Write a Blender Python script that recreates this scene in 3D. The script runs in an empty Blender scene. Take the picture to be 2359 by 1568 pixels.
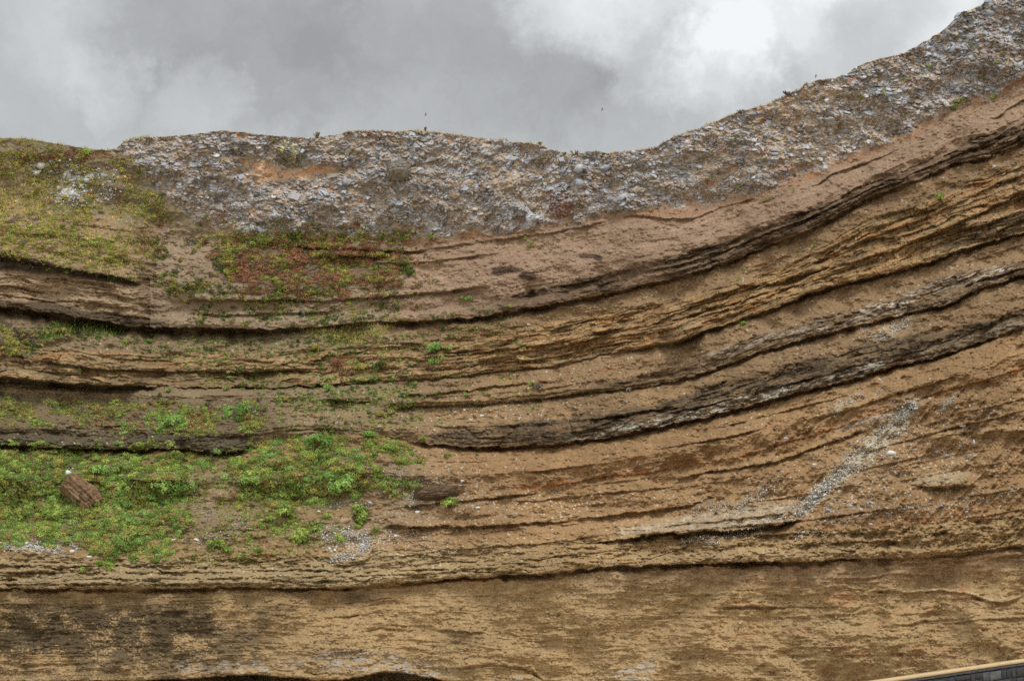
import bpy, math, random
import numpy as np
from concurrent.futures import ThreadPoolExecutor
from mathutils import Vector, Matrix

R = random.Random(7)
NP = np.random.default_rng(11)
scene = bpy.context.scene
COL = scene.collection

# ------------------------------------------------------------------ camera
W, H = 2359.0, 1568.0
HFOV = math.radians(45)
FPX = (W / 2) / math.tan(HFOV / 2)
PITCH = math.radians(14.6)
CAMZ = 2.0
cam = bpy.data.cameras.new('camera')
cam.sensor_fit = 'HORIZONTAL'
cam.sensor_width = 36
cam.lens = 18 / math.tan(HFOV / 2)
cam.clip_start, cam.clip_end = 0.5, 20000
camo = bpy.data.objects.new('camera', cam)
camo.location = (0, 0, CAMZ)
camo.rotation_euler = (math.pi / 2 + PITCH, 0, 0)
COL.objects.link(camo)
scene.camera = camo
CP, SP = math.cos(PITCH), math.sin(PITCH)


def ray(x, y):
    """direction (y component 1) of the sight line through a photo position"""
    xc = (x - W / 2) / FPX
    yc = (H / 2 - y) / FPX
    dy = CP - yc * SP
    return xc / dy, (SP + yc * CP) / dy


def at(x, y, Y):
    a, b = ray(x, y)
    return Vector((a * Y, Y, CAMZ + b * Y))


# ------------------------------------------------------------------ helpers
def lin(r, g, b):
    f = lambda c: ((c / 255 + .055) / 1.055) ** 2.4 if c > 10 else c / 255 / 12.92
    return np.array([f(r), f(g), f(b)], np.float32)


KC = 1.0


def alb(r, g, b):
    return lin(r, g, b) * KC


def sm(a, b, x):
    t = np.clip((x - a) / (b - a), 0, 1)
    return t * t * (3 - 2 * t)


GRAD = np.stack([np.cos(np.arange(256) * 2.39996), np.sin(np.arange(256) * 2.39996)]).astype(np.float32)
POOL = ThreadPoolExecutor(4)


def par(fn, x, y, *k):
    """run a point function over big arrays in four threads"""
    if x.ndim < 2 or x.size < 200000:
        return fn(x, y, *k)
    y = np.broadcast_to(y, x.shape) if y.shape != x.shape else y
    cuts = np.linspace(0, x.shape[0], 9).astype(int)
    res = list(POOL.map(lambda i: fn(x[cuts[i]:cuts[i + 1]], y[cuts[i]:cuts[i + 1]], *k), range(8)))
    if isinstance(res[0], tuple):
        return tuple(np.concatenate(c, 0) for c in zip(*res))
    return np.concatenate(res, 0)


def hu(ix, iy, seed):
    a = ix.astype(np.int32).astype(np.uint32) * np.uint32(374761393) + iy.astype(np.int32).astype(np.uint32) * np.uint32(668265263) + np.uint32((seed * 974634777) & 0xFFFFFFFF)
    a = (a ^ (a >> np.uint32(13))) * np.uint32(1274126177)
    a = (a ^ (a >> np.uint32(16))) * np.uint32(2246822519)
    return a ^ (a >> np.uint32(15))


def h2(ix, iy, seed):
    return (hu(ix, iy, seed) & np.uint32(0xFFFFFF)).astype(np.float32) / np.float32(16777216.0)


def noise_(x, y, seed=0):
    x0, y0 = np.floor(x), np.floor(y)
    fx, fy = (x - x0).astype(np.float32), (y - y0).astype(np.float32)
    u, v = fx * fx * fx * (fx * (fx * 6 - 15) + 10), fy * fy * fy * (fy * (fy * 6 - 15) + 10)

    def g(i, j):
        t = hu(x0 + i, y0 + j, seed) & np.uint32(255)
        return GRAD[0][t] * (fx - i) + GRAD[1][t] * (fy - j)
    a = g(0, 0) * (1 - u) + g(1, 0) * u
    b = g(0, 1) * (1 - u) + g(1, 1) * u
    return (a * (1 - v) + b * v) * np.float32(1.5)


def noise(x, y, seed=0):
    """gradient noise, about -1..1"""
    return par(noise_, x, y, seed)


def fbm(x, y, o=4, seed=0, gain=.5):
    s, a, t = 0, 1, 0
    for k in range(o):
        s = s + a * noise(x * 2 ** k, y * 2 ** k, seed + k * 17)
        t += a
        a *= gain
    return s / t * 1.3


def worley(x, y, seed=0):
    return par(worley_, x, y, seed)


def worley_(x, y, seed=0, jit=.9):
    x0, y0 = np.floor(x), np.floor(y)
    f1 = np.full(x.shape, 9., np.float32)
    f2 = f1.copy()
    idh = np.zeros(x.shape, np.float32)
    ox, oy = idh.copy(), idh.copy()
    for i in (-1, 0, 1):
        for j in (-1, 0, 1):
            cx, cy = x0 + i, y0 + j
            px = cx + .5 + (h2(cx, cy, seed) - .5) * jit
            py = cy + .5 + (h2(cx, cy, seed + 1) - .5) * jit
            dx, dy = (x - px).astype(np.float32), (y - py).astype(np.float32)
            d = np.sqrt(dx * dx + dy * dy)
            n = d < f1
            f2 = np.where(n, f1, np.minimum(f2, d))
            idh = np.where(n, h2(cx, cy, seed + 2), idh)
            ox, oy = np.where(n, dx, ox), np.where(n, dy, oy)
            f1 = np.where(n, d, f1)
    return f1, f2, idh, ox, oy


def frac(a):
    return a - np.floor(a)


# ------------------------------------------------------------------ strata, traced
def P(*a):
    return np.array(a, np.float64).reshape(-1, 2)


SKY_LINE = P(-400, 300, -150, 312, 0, 317, 57, 318, 100, 325, 175, 337, 212, 343, 250, 345, 268, 341, 276, 334, 286, 325, 325, 316,
             387, 313, 450, 308, 512, 299, 562, 304, 590, 308, 640, 313, 710, 317, 740, 314, 785, 308, 802, 301, 865, 300, 920, 303,
             960, 298, 990, 302, 1040, 307, 1077, 313, 1115, 319, 1140, 319, 1160, 318, 1180, 327, 1230, 328, 1250, 334, 1280, 347,
             1310, 355, 1340, 352, 1356, 347, 1384, 347, 1397, 352, 1417, 350, 1450, 347, 1495, 341, 1512, 338, 1530, 326, 1555, 313,
             1585, 302, 1615, 294, 1630, 285, 1655, 277, 1680, 265, 1692, 260, 1769, 239, 1789, 230, 1844, 205, 1857, 193, 1882, 185,
             1919, 180, 1954, 167, 1969, 155, 1994, 145, 2039, 131, 2069, 127, 2094, 115, 2119, 102, 2157, 80, 2182, 61, 2204, 37,
             2219, 26, 2244, 19, 2269, 3, 2359, -30, 2760, -230)
K1 = P(-400, 430, 0, 480, 200, 500, 400, 525, 500, 540, 700, 545, 800, 550, 950, 556, 1179, 535, 1280, 524, 1380, 507, 1430, 495,
       1480, 486, 1530, 486, 1605, 484, 1655, 472, 1742, 450, 1769, 440, 1819, 418, 1894, 402, 1904, 386, 1969, 360, 2044, 335,
       2094, 308, 2157, 287, 2182, 258, 2239, 240, 2302, 230, 2319, 208, 2359, 185, 2760, 20)
K2 = P(-400, 640, 0, 704, 100, 716, 212, 735, 300, 749, 400, 754, 500, 754, 590, 757, 690, 754, 765, 748, 840, 741, 915, 739, 990, 738,
       1065, 731, 1115, 726, 1179, 715, 1279, 699, 1354, 684, 1429, 668, 1504, 651, 1569, 634, 1654, 609, 1704, 592, 1769, 563,
       1844, 538, 1919, 500, 1969, 470, 2019, 445, 2094, 420, 2194, 378, 2269, 360, 2319, 343, 2359, 322, 2760, 190)
K3 = P(-400, 845, 0, 868, 75, 872, 150, 880, 250, 885, 350, 887, 450, 891, 590, 891, 690, 888, 764, 884, 864, 876, 914, 873, 989, 871,
       1089, 861, 1179, 850, 1249, 846, 1304, 836, 1379, 817, 1429, 808, 1524, 792, 1549, 792, 1604, 768, 1679, 743, 1769, 716,
       1869, 673, 1969, 645, 2069, 623, 2144, 600, 2219, 572, 2294, 553, 2359, 535, 2760, 420)
K4 = P(-400, 895, 0, 908, 300, 920, 600, 925, 900, 935, 1000, 932, 1090, 929, 1179, 920, 1246, 917, 1329, 906, 1429, 895, 1504, 886,
       1589, 866, 1679, 836, 1769, 804, 1844, 785, 1919, 763, 2019, 738, 2094, 720, 2194, 695, 2269, 658, 2359, 633, 2760, 520)
K5 = P(-400, 1020, 0, 1024, 75, 1027, 250, 1033, 400, 1031, 475, 1039, 550, 1037, 650, 1012, 740, 1000, 865, 1004, 979, 1021, 1090, 1029,
       1179, 1026, 1279, 1021, 1404, 1006, 1479, 989, 1579, 969, 1679, 946, 1769, 922, 1844, 900, 1944, 878, 2019, 855, 2119, 830,
       2219, 800, 2294, 773, 2359, 753, 2760, 650)
K6 = P(-400, 1140, 0, 1150, 500, 1155, 900, 1145, 1179, 1125, 1254, 1118, 1354, 1105, 1454, 1090, 1554, 1075, 1679, 1055, 1769, 1032,
       1869, 1003, 1969, 970, 2069, 933, 2194, 893, 2294, 868, 2359, 848, 2760, 760)
K9 = P(-400, 1356, 0, 1354, 150, 1352, 400, 1354, 550, 1349, 700, 1354, 800, 1352, 875, 1342, 1025, 1332, 1179, 1320, 1279, 1317,
       1404, 1303, 1504, 1298, 1604, 1293, 1679, 1295, 1769, 1290, 1853, 1290, 1937, 1285, 2020, 1281, 2090, 1282, 2160, 1275,
       2244, 1267, 2359, 1253, 2760, 1230)
K10 = P(-400, 1572, 0, 1572, 380, 1563, 480, 1556, 560, 1551, 640, 1555, 740, 1566, 820, 1557, 880, 1545, 950, 1549, 1000, 1558, 1040, 1568, 1200, 1595, 1600, 1605, 2359, 1612, 2760, 1620)
YBOT = 1625.0
L2T = P(1000, 720, 1100, 700, 1279, 660, 1379, 634, 1479, 612, 1579, 584, 1679, 551, 1769, 522, 1894, 470, 2019, 415, 2144, 367, 2244, 322, 2359, 280, 2760, 140)
L3T = P(-400, 800, 0, 800, 300, 812, 600, 815, 800, 800, 964, 791, 1039, 778, 1179, 760, 1304, 738, 1429, 716, 1511, 702, 1554, 699, 1616, 671, 1729, 652,
        1769, 627, 1844, 600, 1919, 553, 1994, 507, 2094, 480, 2194, 445, 2269, 403, 2359, 370, 2760, 240)
L4T = P(1200, 908, 1246, 906, 1429, 876, 1541, 844, 1661, 804, 1769, 764, 1844, 748, 1969, 715, 2094, 670, 2219, 625, 2359, 600, 2760, 480)
L5T = P(900, 1012, 972, 1001, 1040, 986, 1179, 977, 1304, 959, 1429, 944, 1554, 916, 1654, 884, 1769, 856, 1894, 820, 2019, 788, 2144, 768, 2269, 740, 2359, 715, 2760, 600)

# ------------------------------------------------------------------ cliff grid
RES = 1.0
NX, NY = int(2000 * RES), int(1380 * RES)
X0, X1 = -380.0, 2740.0
gx = np.linspace(X0, X1, NX)


def curve(p, xs, smooth=10, wob=2.5, seed=1, s0=70.):
    y = np.interp(xs, p[:, 0], p[:, 1])
    if smooth:
        acc = 0
        for o, w in ((-1, .25), (-.5, .25), (0, .0), (.5, .25), (1, .25)):
            acc = acc + w * np.interp(xs + o * smooth, p[:, 0], p[:, 1])
        y = acc
    if wob:
        z = np.zeros_like(xs) + seed * 13.7
        y = y + wob * (noise(xs / s0, z, seed) + .6 * noise(xs / 21, z, seed + 3) + .4 * noise(xs / 8, z, seed + 5))
    return y


sky_x = curve(SKY_LINE, gx, 2, 0)
sky_x += 1.6 * noise(gx / 15, gx * 0, 5) + 1.5 * np.abs(noise(gx / 6, gx * 0 + 3, 6)) - 3.0 * (h2(np.floor(gx / 11), gx * 0, 4) - .3) * sm(1840, 1900, gx)
keys = [sky_x] + [curve(k, gx, seed=i + 2) for i, k in enumerate((K1, K2, K3, K4, K5, K6, K9, K10))]
for i in range(1, len(keys)):
    keys[i] = np.maximum(keys[i], keys[i - 1] + 12)
keys = np.array(keys)                                  # (9, NX)
t = np.linspace(0, 1, NY)[:, None]
YY = keys[0][None, :] * (1 - t) + YBOT * t               # (NY, NX)
XX = np.repeat(gx[None, :], NY, 0)
REFX = 1500.0
ref = np.array([np.interp(REFX, gx, k) for k in keys] + [YBOT + 10])

s = np.zeros_like(YY, dtype=np.float32)
f = np.zeros_like(s)
q = np.zeros_like(s)                                   # bedding coordinate: height in the reference column
kk = np.vstack([keys, np.maximum(keys[-1] + 20, YBOT + 10)[None, :]])
layer = np.zeros(YY.shape, np.int8)
for i in range(9):
    a, b = kk[i][None, :], kk[i + 1][None, :]
    m = (YY >= a) & (YY < b) if i < 8 else (YY >= a)
    fr = np.clip((YY - a) / (b - a), 0, 1)
    f = np.where(m, fr, f)
    q = np.where(m, ref[i] + fr * (ref[i + 1] - ref[i]), q)
    layer = np.where(m, i, layer).astype(np.int8)
s = layer + f
YYf, XXf = YY.astype(np.float32), XX.astype(np.float32)


def cv(p, **k):
    return curve(p, gx, **k)[None, :]


def win(x0, x1, e=30.):
    return (sm(x0 - e, x0 + e, XXf) * (1 - sm(x1 - e, x1 + e, XXf))).astype(np.float32)


def band(top, bot, e=4.):
    return (sm(-e, e, YYf - top) * (1 - sm(-e, e, YYf - bot))).astype(np.float32)


def blob(x, y, rx, ry, rot=0):
    c, n = math.cos(math.radians(rot)), math.sin(math.radians(rot))
    dx, dy = XXf - x, YYf - y
    return np.exp(-(((dx * c + dy * n) / rx) ** 2 + ((-dx * n + dy * c) / ry) ** 2)).astype(np.float32)


# shared noises
n_big = fbm(XXf / 260, YYf / 180, 3, 100)
n_med = fbm(XXf / 70, YYf / 45, 4, 120)
n_fin = fbm(XXf / 16, YYf / 12, 3, 140)
n_grn = noise(XXf / 4.2, YYf / 3.6, 160)
n_str = fbm(XXf / 150, q / 11, 4, 180)                  # along the beds
n_str2 = fbm(XXf / 60, q / 4.5, 3, 200)
spk = h2(np.floor(XXf / 3.1), np.floor(YYf / 2.6), 222)
qw = q + 5 * noise(XXf / 110, YYf / 60, 240) + 1.6 * noise(XXf / 24, YYf / 14, 241)

# large form: how far back every layer stands, metres
back = np.array([31., 23.5, 21., 18., 15.3, 12.2, 8.2, 1.6, 0., 0.2], np.float32)
plan = np.interp(gx, [-400, 0, 350, 900, 1400, 2000, 2359, 2760], [90, 94, 97.5, 98.5, 96, 89, 84.5, 76])[None, :]
eas = np.zeros_like(f)
lo = np.array([0, .55, .75, .7, .65, .62, .9, .86, 1, 1], np.float32)[layer]   # share of the layer that is slope, the rest is a steep face
eas = np.clip(f / lo, 0, 1)
depth = plan + back[layer] * (1 - eas) + back[np.minimum(layer + 1, 9)] * eas
# plan curvature: left headland stands forward, re-entrant beside it
head = (1 - sm(300, 352, XXf + 10 * n_med)) * sm(0.75, 1.35, s) * (1 - sm(3.0, 3.3, s))
depth -= 3.2 * head
depth += 2.0 * win(380, 900, 120) * sm(0.4, 1.5, s) * (1 - sm(2.6, 3.4, s))
depth += 1.6 * n_big * sm(0, .3, s) + .55 * n_med * (1 - .5 * (layer == 7))
# ribs and gullies of the lower wall on the right
rg = np.abs(fbm((XXf + .35 * YYf) / 170, YYf / 420, 3, 300))
depth += (1.7 * (rg - .25)) * win(1350, 2760, 150) * sm(6.95, 7.1, s)
depth -= 1.5 * blob(1560, 1495, 34, 130, 48) + 1.0 * blob(1660, 1470, 80, 90, 30) - .9 * blob(1490, 1440, 60, 70, 40)
depth += 0.8 * blob(1590, 1400, 40, 80, 25)

disp = np.zeros_like(s)                                # + = towards the viewer, metres
dark = np.zeros_like(s)                                # shade mask: ledge undersides and recesses


LX, LY = 3.2 * noise(XXf / 26, YYf / 15, 901) + 1.6 * noise(XXf / 9, YYf / 6, 902), .22 * n_fin + .12 * n_grn


def ledge(p, x0, x1, out, hup, inn, hdn, e=40., wob=3.0, seed=1, vary=.6, lip=4.):
    """a bed edge that juts out above a traced line and is hollowed out below it"""
    global disp, dark
    yc = p if isinstance(p, np.ndarray) and p.ndim == 1 else curve(p, gx, 8, wob, seed)
    c0, c1 = int(np.clip((x0 - e - X0) / (X1 - X0), 0, 1) * NX), int(np.clip((x1 + e - X0) / (X1 - X0), 0, 1) * NX) + 1
    ks = keys[0][c0:c1]
    r0 = max(0, int(np.min((yc[c0:c1] - hup - 12 - ks) / (YBOT - ks)) * NY))
    r1 = min(NY, int(np.max((yc[c0:c1] + 1.7 * hdn + 12 - ks) / (YBOT - ks)) * NY) + 2)
    S = (slice(r0, r1), slice(c0, c1))
    g_ = gx[c0:c1]
    z = g_ * 0 + seed * 3.1
    va = np.clip(1 + vary * (1.3 * fbm(g_ / 150, z, 3, seed + 9) + .5 * fbm(g_ / 28, z, 3, seed + 12)), .12, 1.7)
    vb = np.clip(1 + vary * (1.6 * fbm(g_ / 120, z + 7, 3, seed + 19) + .5 * fbm(g_ / 24, z + 3, 2, seed + 22)), .08, 1.7)
    vh = np.clip(1 + .8 * fbm(g_ / 70, z + 5, 3, seed + 29), .45, 1.7)[None, :]
    d = YYf[S] - yc[None, c0:c1].astype(np.float32) + LX[S] * min(1, out + .2)
    w = (sm(x0 - e, x0 + e, g_) * (1 - sm(x1 - e, x1 + e, g_))).astype(np.float32)
    up = np.where(d < 0, sm(-hup, -hup * .2, d), 1 - sm(0, lip, d))
    hd = hdn * vh
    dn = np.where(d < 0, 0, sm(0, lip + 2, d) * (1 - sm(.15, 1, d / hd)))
    disp[S] += (w * va)[None, :] * out * up - (w * vb)[None, :] * inn * dn * (1 + LY[S])
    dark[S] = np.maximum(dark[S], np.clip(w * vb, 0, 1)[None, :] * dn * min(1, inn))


ledge(keys[2], -400, 620, 1.5, 34, 2.2, 34, 90, seed=21, vary=.5)
ledge(keys[2], 620, 1450, 1.1, 30, 1.15, 20, 90, seed=22)
ledge(keys[2], 1450, 2000, .9, 34, 0.9, 16, 90, seed=23)
ledge(keys[2], 2000, 2760, .9, 34, .8, 16, 90, seed=24)
ledge(keys[3], -400, 800, .9, 26, 1.0, 15, 40, seed=25)
ledge(keys[3], 820, 1530, .55, 20, .5, 11, 40, seed=26)
ledge(keys[3], 1545, 2760, 1.2, 34, 0.85, 14, 14, seed=27)
ledge(keys[4], 930, 1560, .6, 18, .6, 11, 40, seed=28)
ledge(keys[4], 1560, 2760, 1.0, 40, 0.8, 14, 60, seed=29)
ledge(keys[5], -400, 570, 1.0, 30, 1.3, 16, 40, seed=30)
ledge(keys[5], 960, 2260, 1.3, 50, 0.85, 16, 40, seed=31)
ledge(keys[5], 2260, 2760, .6, 40, .4, 14, 40, seed=32)
ledge(keys[7], -400, 1100, 1.0, 30, .9, 14, 60, seed=33)
ledge(keys[7], 1100, 2050, 1.1, 34, 1.1, 18, 60, seed=34)
ledge(keys[7], 2050, 2760, .7, 24, .4, 14, 60, seed=35)
ledge(keys[8], -400, 1080, .4, 20, 3.0, 120, 60, seed=36, vary=.2)
ledge(P(880, 1208, 1052, 1212, 1179, 1205, 1279, 1200, 1367, 1190, 1429, 1183, 1529, 1170, 1599, 1158, 1640, 1143), 900, 1635, .55, 16, 0.48, 20, 20, seed=37)
ledge(P(1340, 1249, 1367, 1248, 1454, 1237, 1529, 1225, 1617, 1220, 1679, 1223, 1769, 1208, 1830, 1196), 1380, 1825, 1.1, 40, 1.1, 22, 30, seed=38)
ledge(P(1500, 1212, 1560, 1206, 1617, 1203, 1679, 1196, 1769, 1184, 1830, 1172), 1540, 1815, .35, 14, 0.24, 10, 20, seed=39)
ledge(P(900, 912, 1002, 905, 1090, 894, 1179, 884, 1320, 872), 930, 1270, .4, 12, 0.30, 12, 30, seed=40)
ledge(P(1540, 1106, 1567, 1100, 1679, 1078, 1769, 1065, 1819, 1053, 1920, 1010, 2010, 985), 1570, 1990, .5, 14, 0.36, 14, 30, seed=41)
ledge(P(1179, 1125, 1354, 1105, 1554, 1075, 1679, 1055, 1769, 1032, 1969, 970, 2194, 893, 2359, 848), 1280, 2760, .25, 10, 0.15, 8, 60, seed=42)
ledge(P(60, 828, 112, 832, 200, 844, 300, 851, 400, 855, 590, 855, 702, 852, 760, 850), 90, 700, .5, 16, 0.42, 12, 40, seed=43)
ledge(P(0, 675, 100, 689, 212, 693, 300, 706, 330, 712), -400, 320, .4, 12, 0.30, 10, 10, seed=44)
ledge(P(-400, 560, 0, 590, 100, 605, 220, 630, 300, 646, 330, 656), -400, 318, .8, 26, 0.3, 16, 14, seed=45)
ledge(P(430, 690, 520, 690, 640, 688, 760, 690, 940, 676, 1000, 672, 1110, 660), 440, 1100, .45, 14, 0.36, 12, 40, seed=46)
ledge(P(430, 722, 540, 724, 660, 720, 800, 716), 440, 760, .3, 10, 0.36, 10, 30, seed=47)
ledge(P(1040, 1538, 1130, 1526, 1160, 1532, 1200, 1535, 1230, 1545, 1255, 1565), 1050, 1250, .25, 10, 0.36, 10, 10, seed=48)
ledge(P(2000, 1362, 2032, 1359, 2104, 1362, 2166, 1356, 2230, 1367, 2286, 1384, 2328, 1384, 2359, 1372), 2010, 2359, .3, 8, 0.21, 14, 20, seed=49)
ledge(P(2090, 1434, 2160, 1425, 2240, 1424, 2359, 1421), 2100, 2359, .2, 8, 0.18, 12, 20, seed=50)
ledge(P(1840, 1332, 1900, 1328, 2000, 1330, 2060, 1318, 2160, 1322), 1850, 2160, .2, 8, 0.15, 10, 20, seed=51)
ledge(P(1960, 1300, 2090, 1296, 2180, 1290, 2359, 1275), 2080, 2359, .3, 10, 0.24, 12, 20, seed=52)
ledge(P(2090, 1112, 2160, 1122, 2240, 1118, 2300, 1104), 2095, 2240, .5, 34, 0.21, 10, 20, seed=53)
ledge(P(2130, 1016, 2180, 1002, 2250, 994), 2140, 2240, .3, 14, 0.10, 8, 14, seed=54)
ledge(P(2240, 1005, 2290, 992, 2359, 990), 2250, 2759, .4, 16, 0.10, 8, 14, seed=55)
ledge(P(1430, 497, 1467, 494, 1530, 503, 1600, 501, 1680, 470, 1742, 455), 1440, 1730, .3, 8, 0.24, 8, 14, seed=56)
ledge(P(980, 572, 1179, 548, 1280, 533, 1400, 507), 990, 1400, .25, 8, 0.18, 8, 14, seed=57)
ledge(P(1769, 655, 1869, 625, 1969, 600, 2069, 570, 2194, 520, 2359, 440, 2760, 300), 1700, 2760, .6, 14, 0.36, 12, 30, seed=58)
ledge(P(1554, 735, 1679, 700, 1769, 672, 1869, 648, 1969, 612), 1545, 1960, .4, 12, 0.27, 10, 10, seed=59)
ledge(P(1900, 590, 2000, 548, 2100, 512, 2200, 470, 2280, 430, 2359, 400, 2760, 270), 1930, 2760, .4, 12, 0.24, 10, 20, seed=60)
ledge(P(1800, 528, 1900, 486, 2000, 436, 2100, 400, 2200, 356, 2359, 296), 1800, 2760, .4, 10, 0.24, 8, 20, seed=61)
for k, (yy, x0, x1) in enumerate(((1300, 0, 420), (1315, 0, 760), (1330, 200, 1000), (1341, 0, 640), (1322, 780, 1120))):
    ledge(P(-400, yy, 0, yy, 400, yy + 2, 800, yy - 6, 1120, yy - 16), x0 - 20, x1, .3, 7, .35, 6, 40, seed=62 + k)

# many short partial shelves that follow the bedding
rl = random.Random(5)
for k in range(100):
    i = rl.choices([1, 2, 3, 4, 5, 6, 7], [.6, .9, .6, .5, 1., 2.2, .15])[0]
    fr = rl.uniform(.06 if i not in (2, 3, 4) else .5, .97)
    x0 = rl.uniform(-350, 2500) if rl.random() < .4 else rl.uniform(900, 2500)
    if i == 6 and x0 < 800:
        continue
    ln = rl.uniform(60, 360)
    big = rl.random() ** 2
    yk = keys[i] * (1 - fr) + keys[i + 1] * fr + rl.uniform(-.03, .03) * (gx - x0)
    big *= .45 if i == 6 and x0 > 1500 else 1
    ledge(yk, x0, x0 + ln, .12 + .38 * big, 5 + 10 * big, .14 + .34 * big, 5 + 9 * big, 25, seed=1000 + k, vary=.9, lip=2.5)
# thin beds: sharp little shelves with their own hardness
brk = np.clip(.85 + .8 * fbm(XXf / 130, q / 24, 3, 325), .4, 1)
dB2 = band(cv(L2T, seed=71) + 7 * n_fin + 6 * n_med, keys[2][None, :], 7) * win(1120, 2760, 90) * brk
dB4 = band(cv(L4T, seed=72) + 8 * n_fin + 7 * n_med, keys[4][None, :], 7) * win(1280, 2760, 90) * brk
dB5 = band(cv(L5T, seed=73) + 9 * n_fin + 8 * n_med, keys[5][None, :], 8) * win(985, 2760, 40) * np.sqrt(brk)
dB5l = band(keys[5][None, :] - 42, keys[5][None, :]) * (1 - sm(540, 640, XXf))
T3 = band(cv(L3T, seed=74), keys[3][None, :], 5)
T3r = T3 * sm(900, 1000, XXf)
T3l = T3 * (1 - sm(900, 1000, XXf))
G9 = band(keys[7][None, :] - 70 - 10 * noise(gx / 90, gx * 0, 75)[None, :], keys[7][None, :], 8)
B1 = band(keys[1][None, :], keys[2][None, :], 4)
lamb = np.clip((.05 + .28 * sm(.1, .5, fbm(XXf / 170, q / 30, 3, 319))) * (layer >= 1) + .72 * T3r + .5 * T3l + .42 * dB2 + .35 * dB4 + .28 * dB5 + .45 * G9 + .65 * (layer == 1) * (XXf < 345) * (YYf > 640) + .3 * (layer == 1) * (XXf < 360) +
               .05 * (layer == 7) + .22 * sm(.2, .5, fbm(XXf / 130, q / 40, 3, 320)) * (layer >= 2), 0, 1.1).astype(np.float32)
lamb *= sm(.9, 1.1, s)
bedh = []
qv = qw + 2.2 * fbm(XXf / 46, YYf / 18, 3, 243)
for lam, amp, sd, ln in ((23., .6, 330, 150.), (10.5, .36, 340, 85.), (5.4, .2, 350, 46.), (3.1, .1, 355, 30.)):
    u = qv / lam
    i0 = np.floor(u)
    xx = XXf / ln

    def bedval(ii):
        o_ = 5.7 * h2(ii, ii * 0, sd + 7)
        xi = np.floor(xx + o_)
        xr = frac(xx + o_)
        a_ = h2(ii, xi, sd)
        return a_ + (h2(ii, xi + 1, sd) - a_) * sm(.38, .62, xr)
    hv, hn = bedval(i0), bedval(i0 + 1)
    fu = (u - i0).astype(np.float32)
    hh = hv + (hn - hv) * sm(.80, 1., fu)
    bedh.append(hv)
    over = np.clip((hv - hn) * 2.2, 0, 1)
    notch = over * sm(.72, .86, fu) * (1 - sm(.93, 1., fu))
    disp += lamb * amp * (hh - .5) * 1.7
    disp -= lamb * amp * .55 * notch
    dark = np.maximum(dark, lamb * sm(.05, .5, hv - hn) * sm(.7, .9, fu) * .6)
# blocks parted by joints, and gullies that cut across the beds
hardz = np.clip(T3 + dB2 + dB4 + dB5 + .8 * G9 + .7 * dB5l + .6 * (layer == 1) * (XXf < 345) * (YYf > 640), 0, 1).astype(np.float32)
f1, f2, idh, ox, oy = worley((XXf + 9 * n_fin) / 46, qv / 15, 640)
jnt = 1 - sm(0, .09, f2 - f1)
disp += hardz * ((frac(idh * 5.3) - .5) * .55 - .12 * jnt)
f1, f2, idh, ox, oy = worley((XXf + 4 * n_fin) / 17, qv / 6.2, 645)
disp += hardz * (frac(idh * 5.3) - .5) * .22
gul = np.maximum(0, noise((XXf + 14 * n_med) / 62, YYf / 240 + q / 900, 650) - .28)
disp -= 1.5 * gul * sm(1.1, 1.6, s) * (1 - sm(6.2, 6.8, s))
# granular dark beds, broken vertical joints
disp += (dB2 + dB4 * .7 + dB5) * (.18 * n_fin + .22 * fbm(XXf / 26, YYf / 18, 3, 360))
jn = np.abs(noise(XXf / 34 + .4 * noise(XXf / 30, YYf / 18, 371), q / 70, 370))
disp -= .22 * (1 - sm(0, .06, jn)) * (T3r + .6 * dB2 + .3 * T3l)
# fault step at the break in the thin beds
disp += .9 * sm(1512, 1524, XXf + .25 * (YYf - 740)) * (1 - sm(1560, 1700, XXf)) * T3
disp -= 1.0 * blob(1530, 770, 16, 30, -10)
# sand slopes: rills running down and small lumps
sand = np.clip((layer >= 2) * (1 - T3) * (1 - dB2) * (1 - dB4) * (1 - dB5) * (layer < 7), 0, 1).astype(np.float32)
ril = fbm((XXf + YYf * .9) / 17, (YYf - XXf * .8) / 150, 3, 380)
disp += sand * (.16 * ril * sm(1000, 1700, XXf) + .13 * n_fin + .08 * n_grn + .55 * fbm(XXf / 75, YYf / 34, 4, 382) + .12 * np.maximum(0, n_str))
disp += (layer == 7) * (.09 * n_fin + .13 * fbm(XXf / 60, YYf / 11, 4, 390) + .26 * fbm(XXf / 80, YYf / 50, 3, 391) + .05 * n_grn)
disp += (layer == 7) * win(1500, 2760, 100) * .7 * np.maximum(0, fbm(XXf / 60, YYf / 28, 3, 395))
disp += (layer == 1) * (1 - dB2) * (.1 * fbm(XXf / 60, q / 9, 4, 396) + .06 * n_grn + .14 * n_fin)
disp += (G9 + (layer == 8)) * (.14 * n_fin + .1 * fbm(XXf / 60, YYf / 14, 3, 397))

f1, f2, idh, ox, oy = worley(XXf / 8.5, YYf / 6.5, 620)
disp += (layer >= 1) * (frac(idh * 9.1) < .22) * .14 * sm(0, .3, f2 - f1) * (.4 + frac(idh * 3.7)) * (1 - .5 * T3)
clod = (layer >= 1) * (frac(idh * 9.1) < .22) * sm(.05, .3, f2 - f1)
disp += ((layer == 5) | (layer == 6)) * sm(1300, 1700, XXf) * .2 * np.maximum(-.4, ril) 
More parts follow.
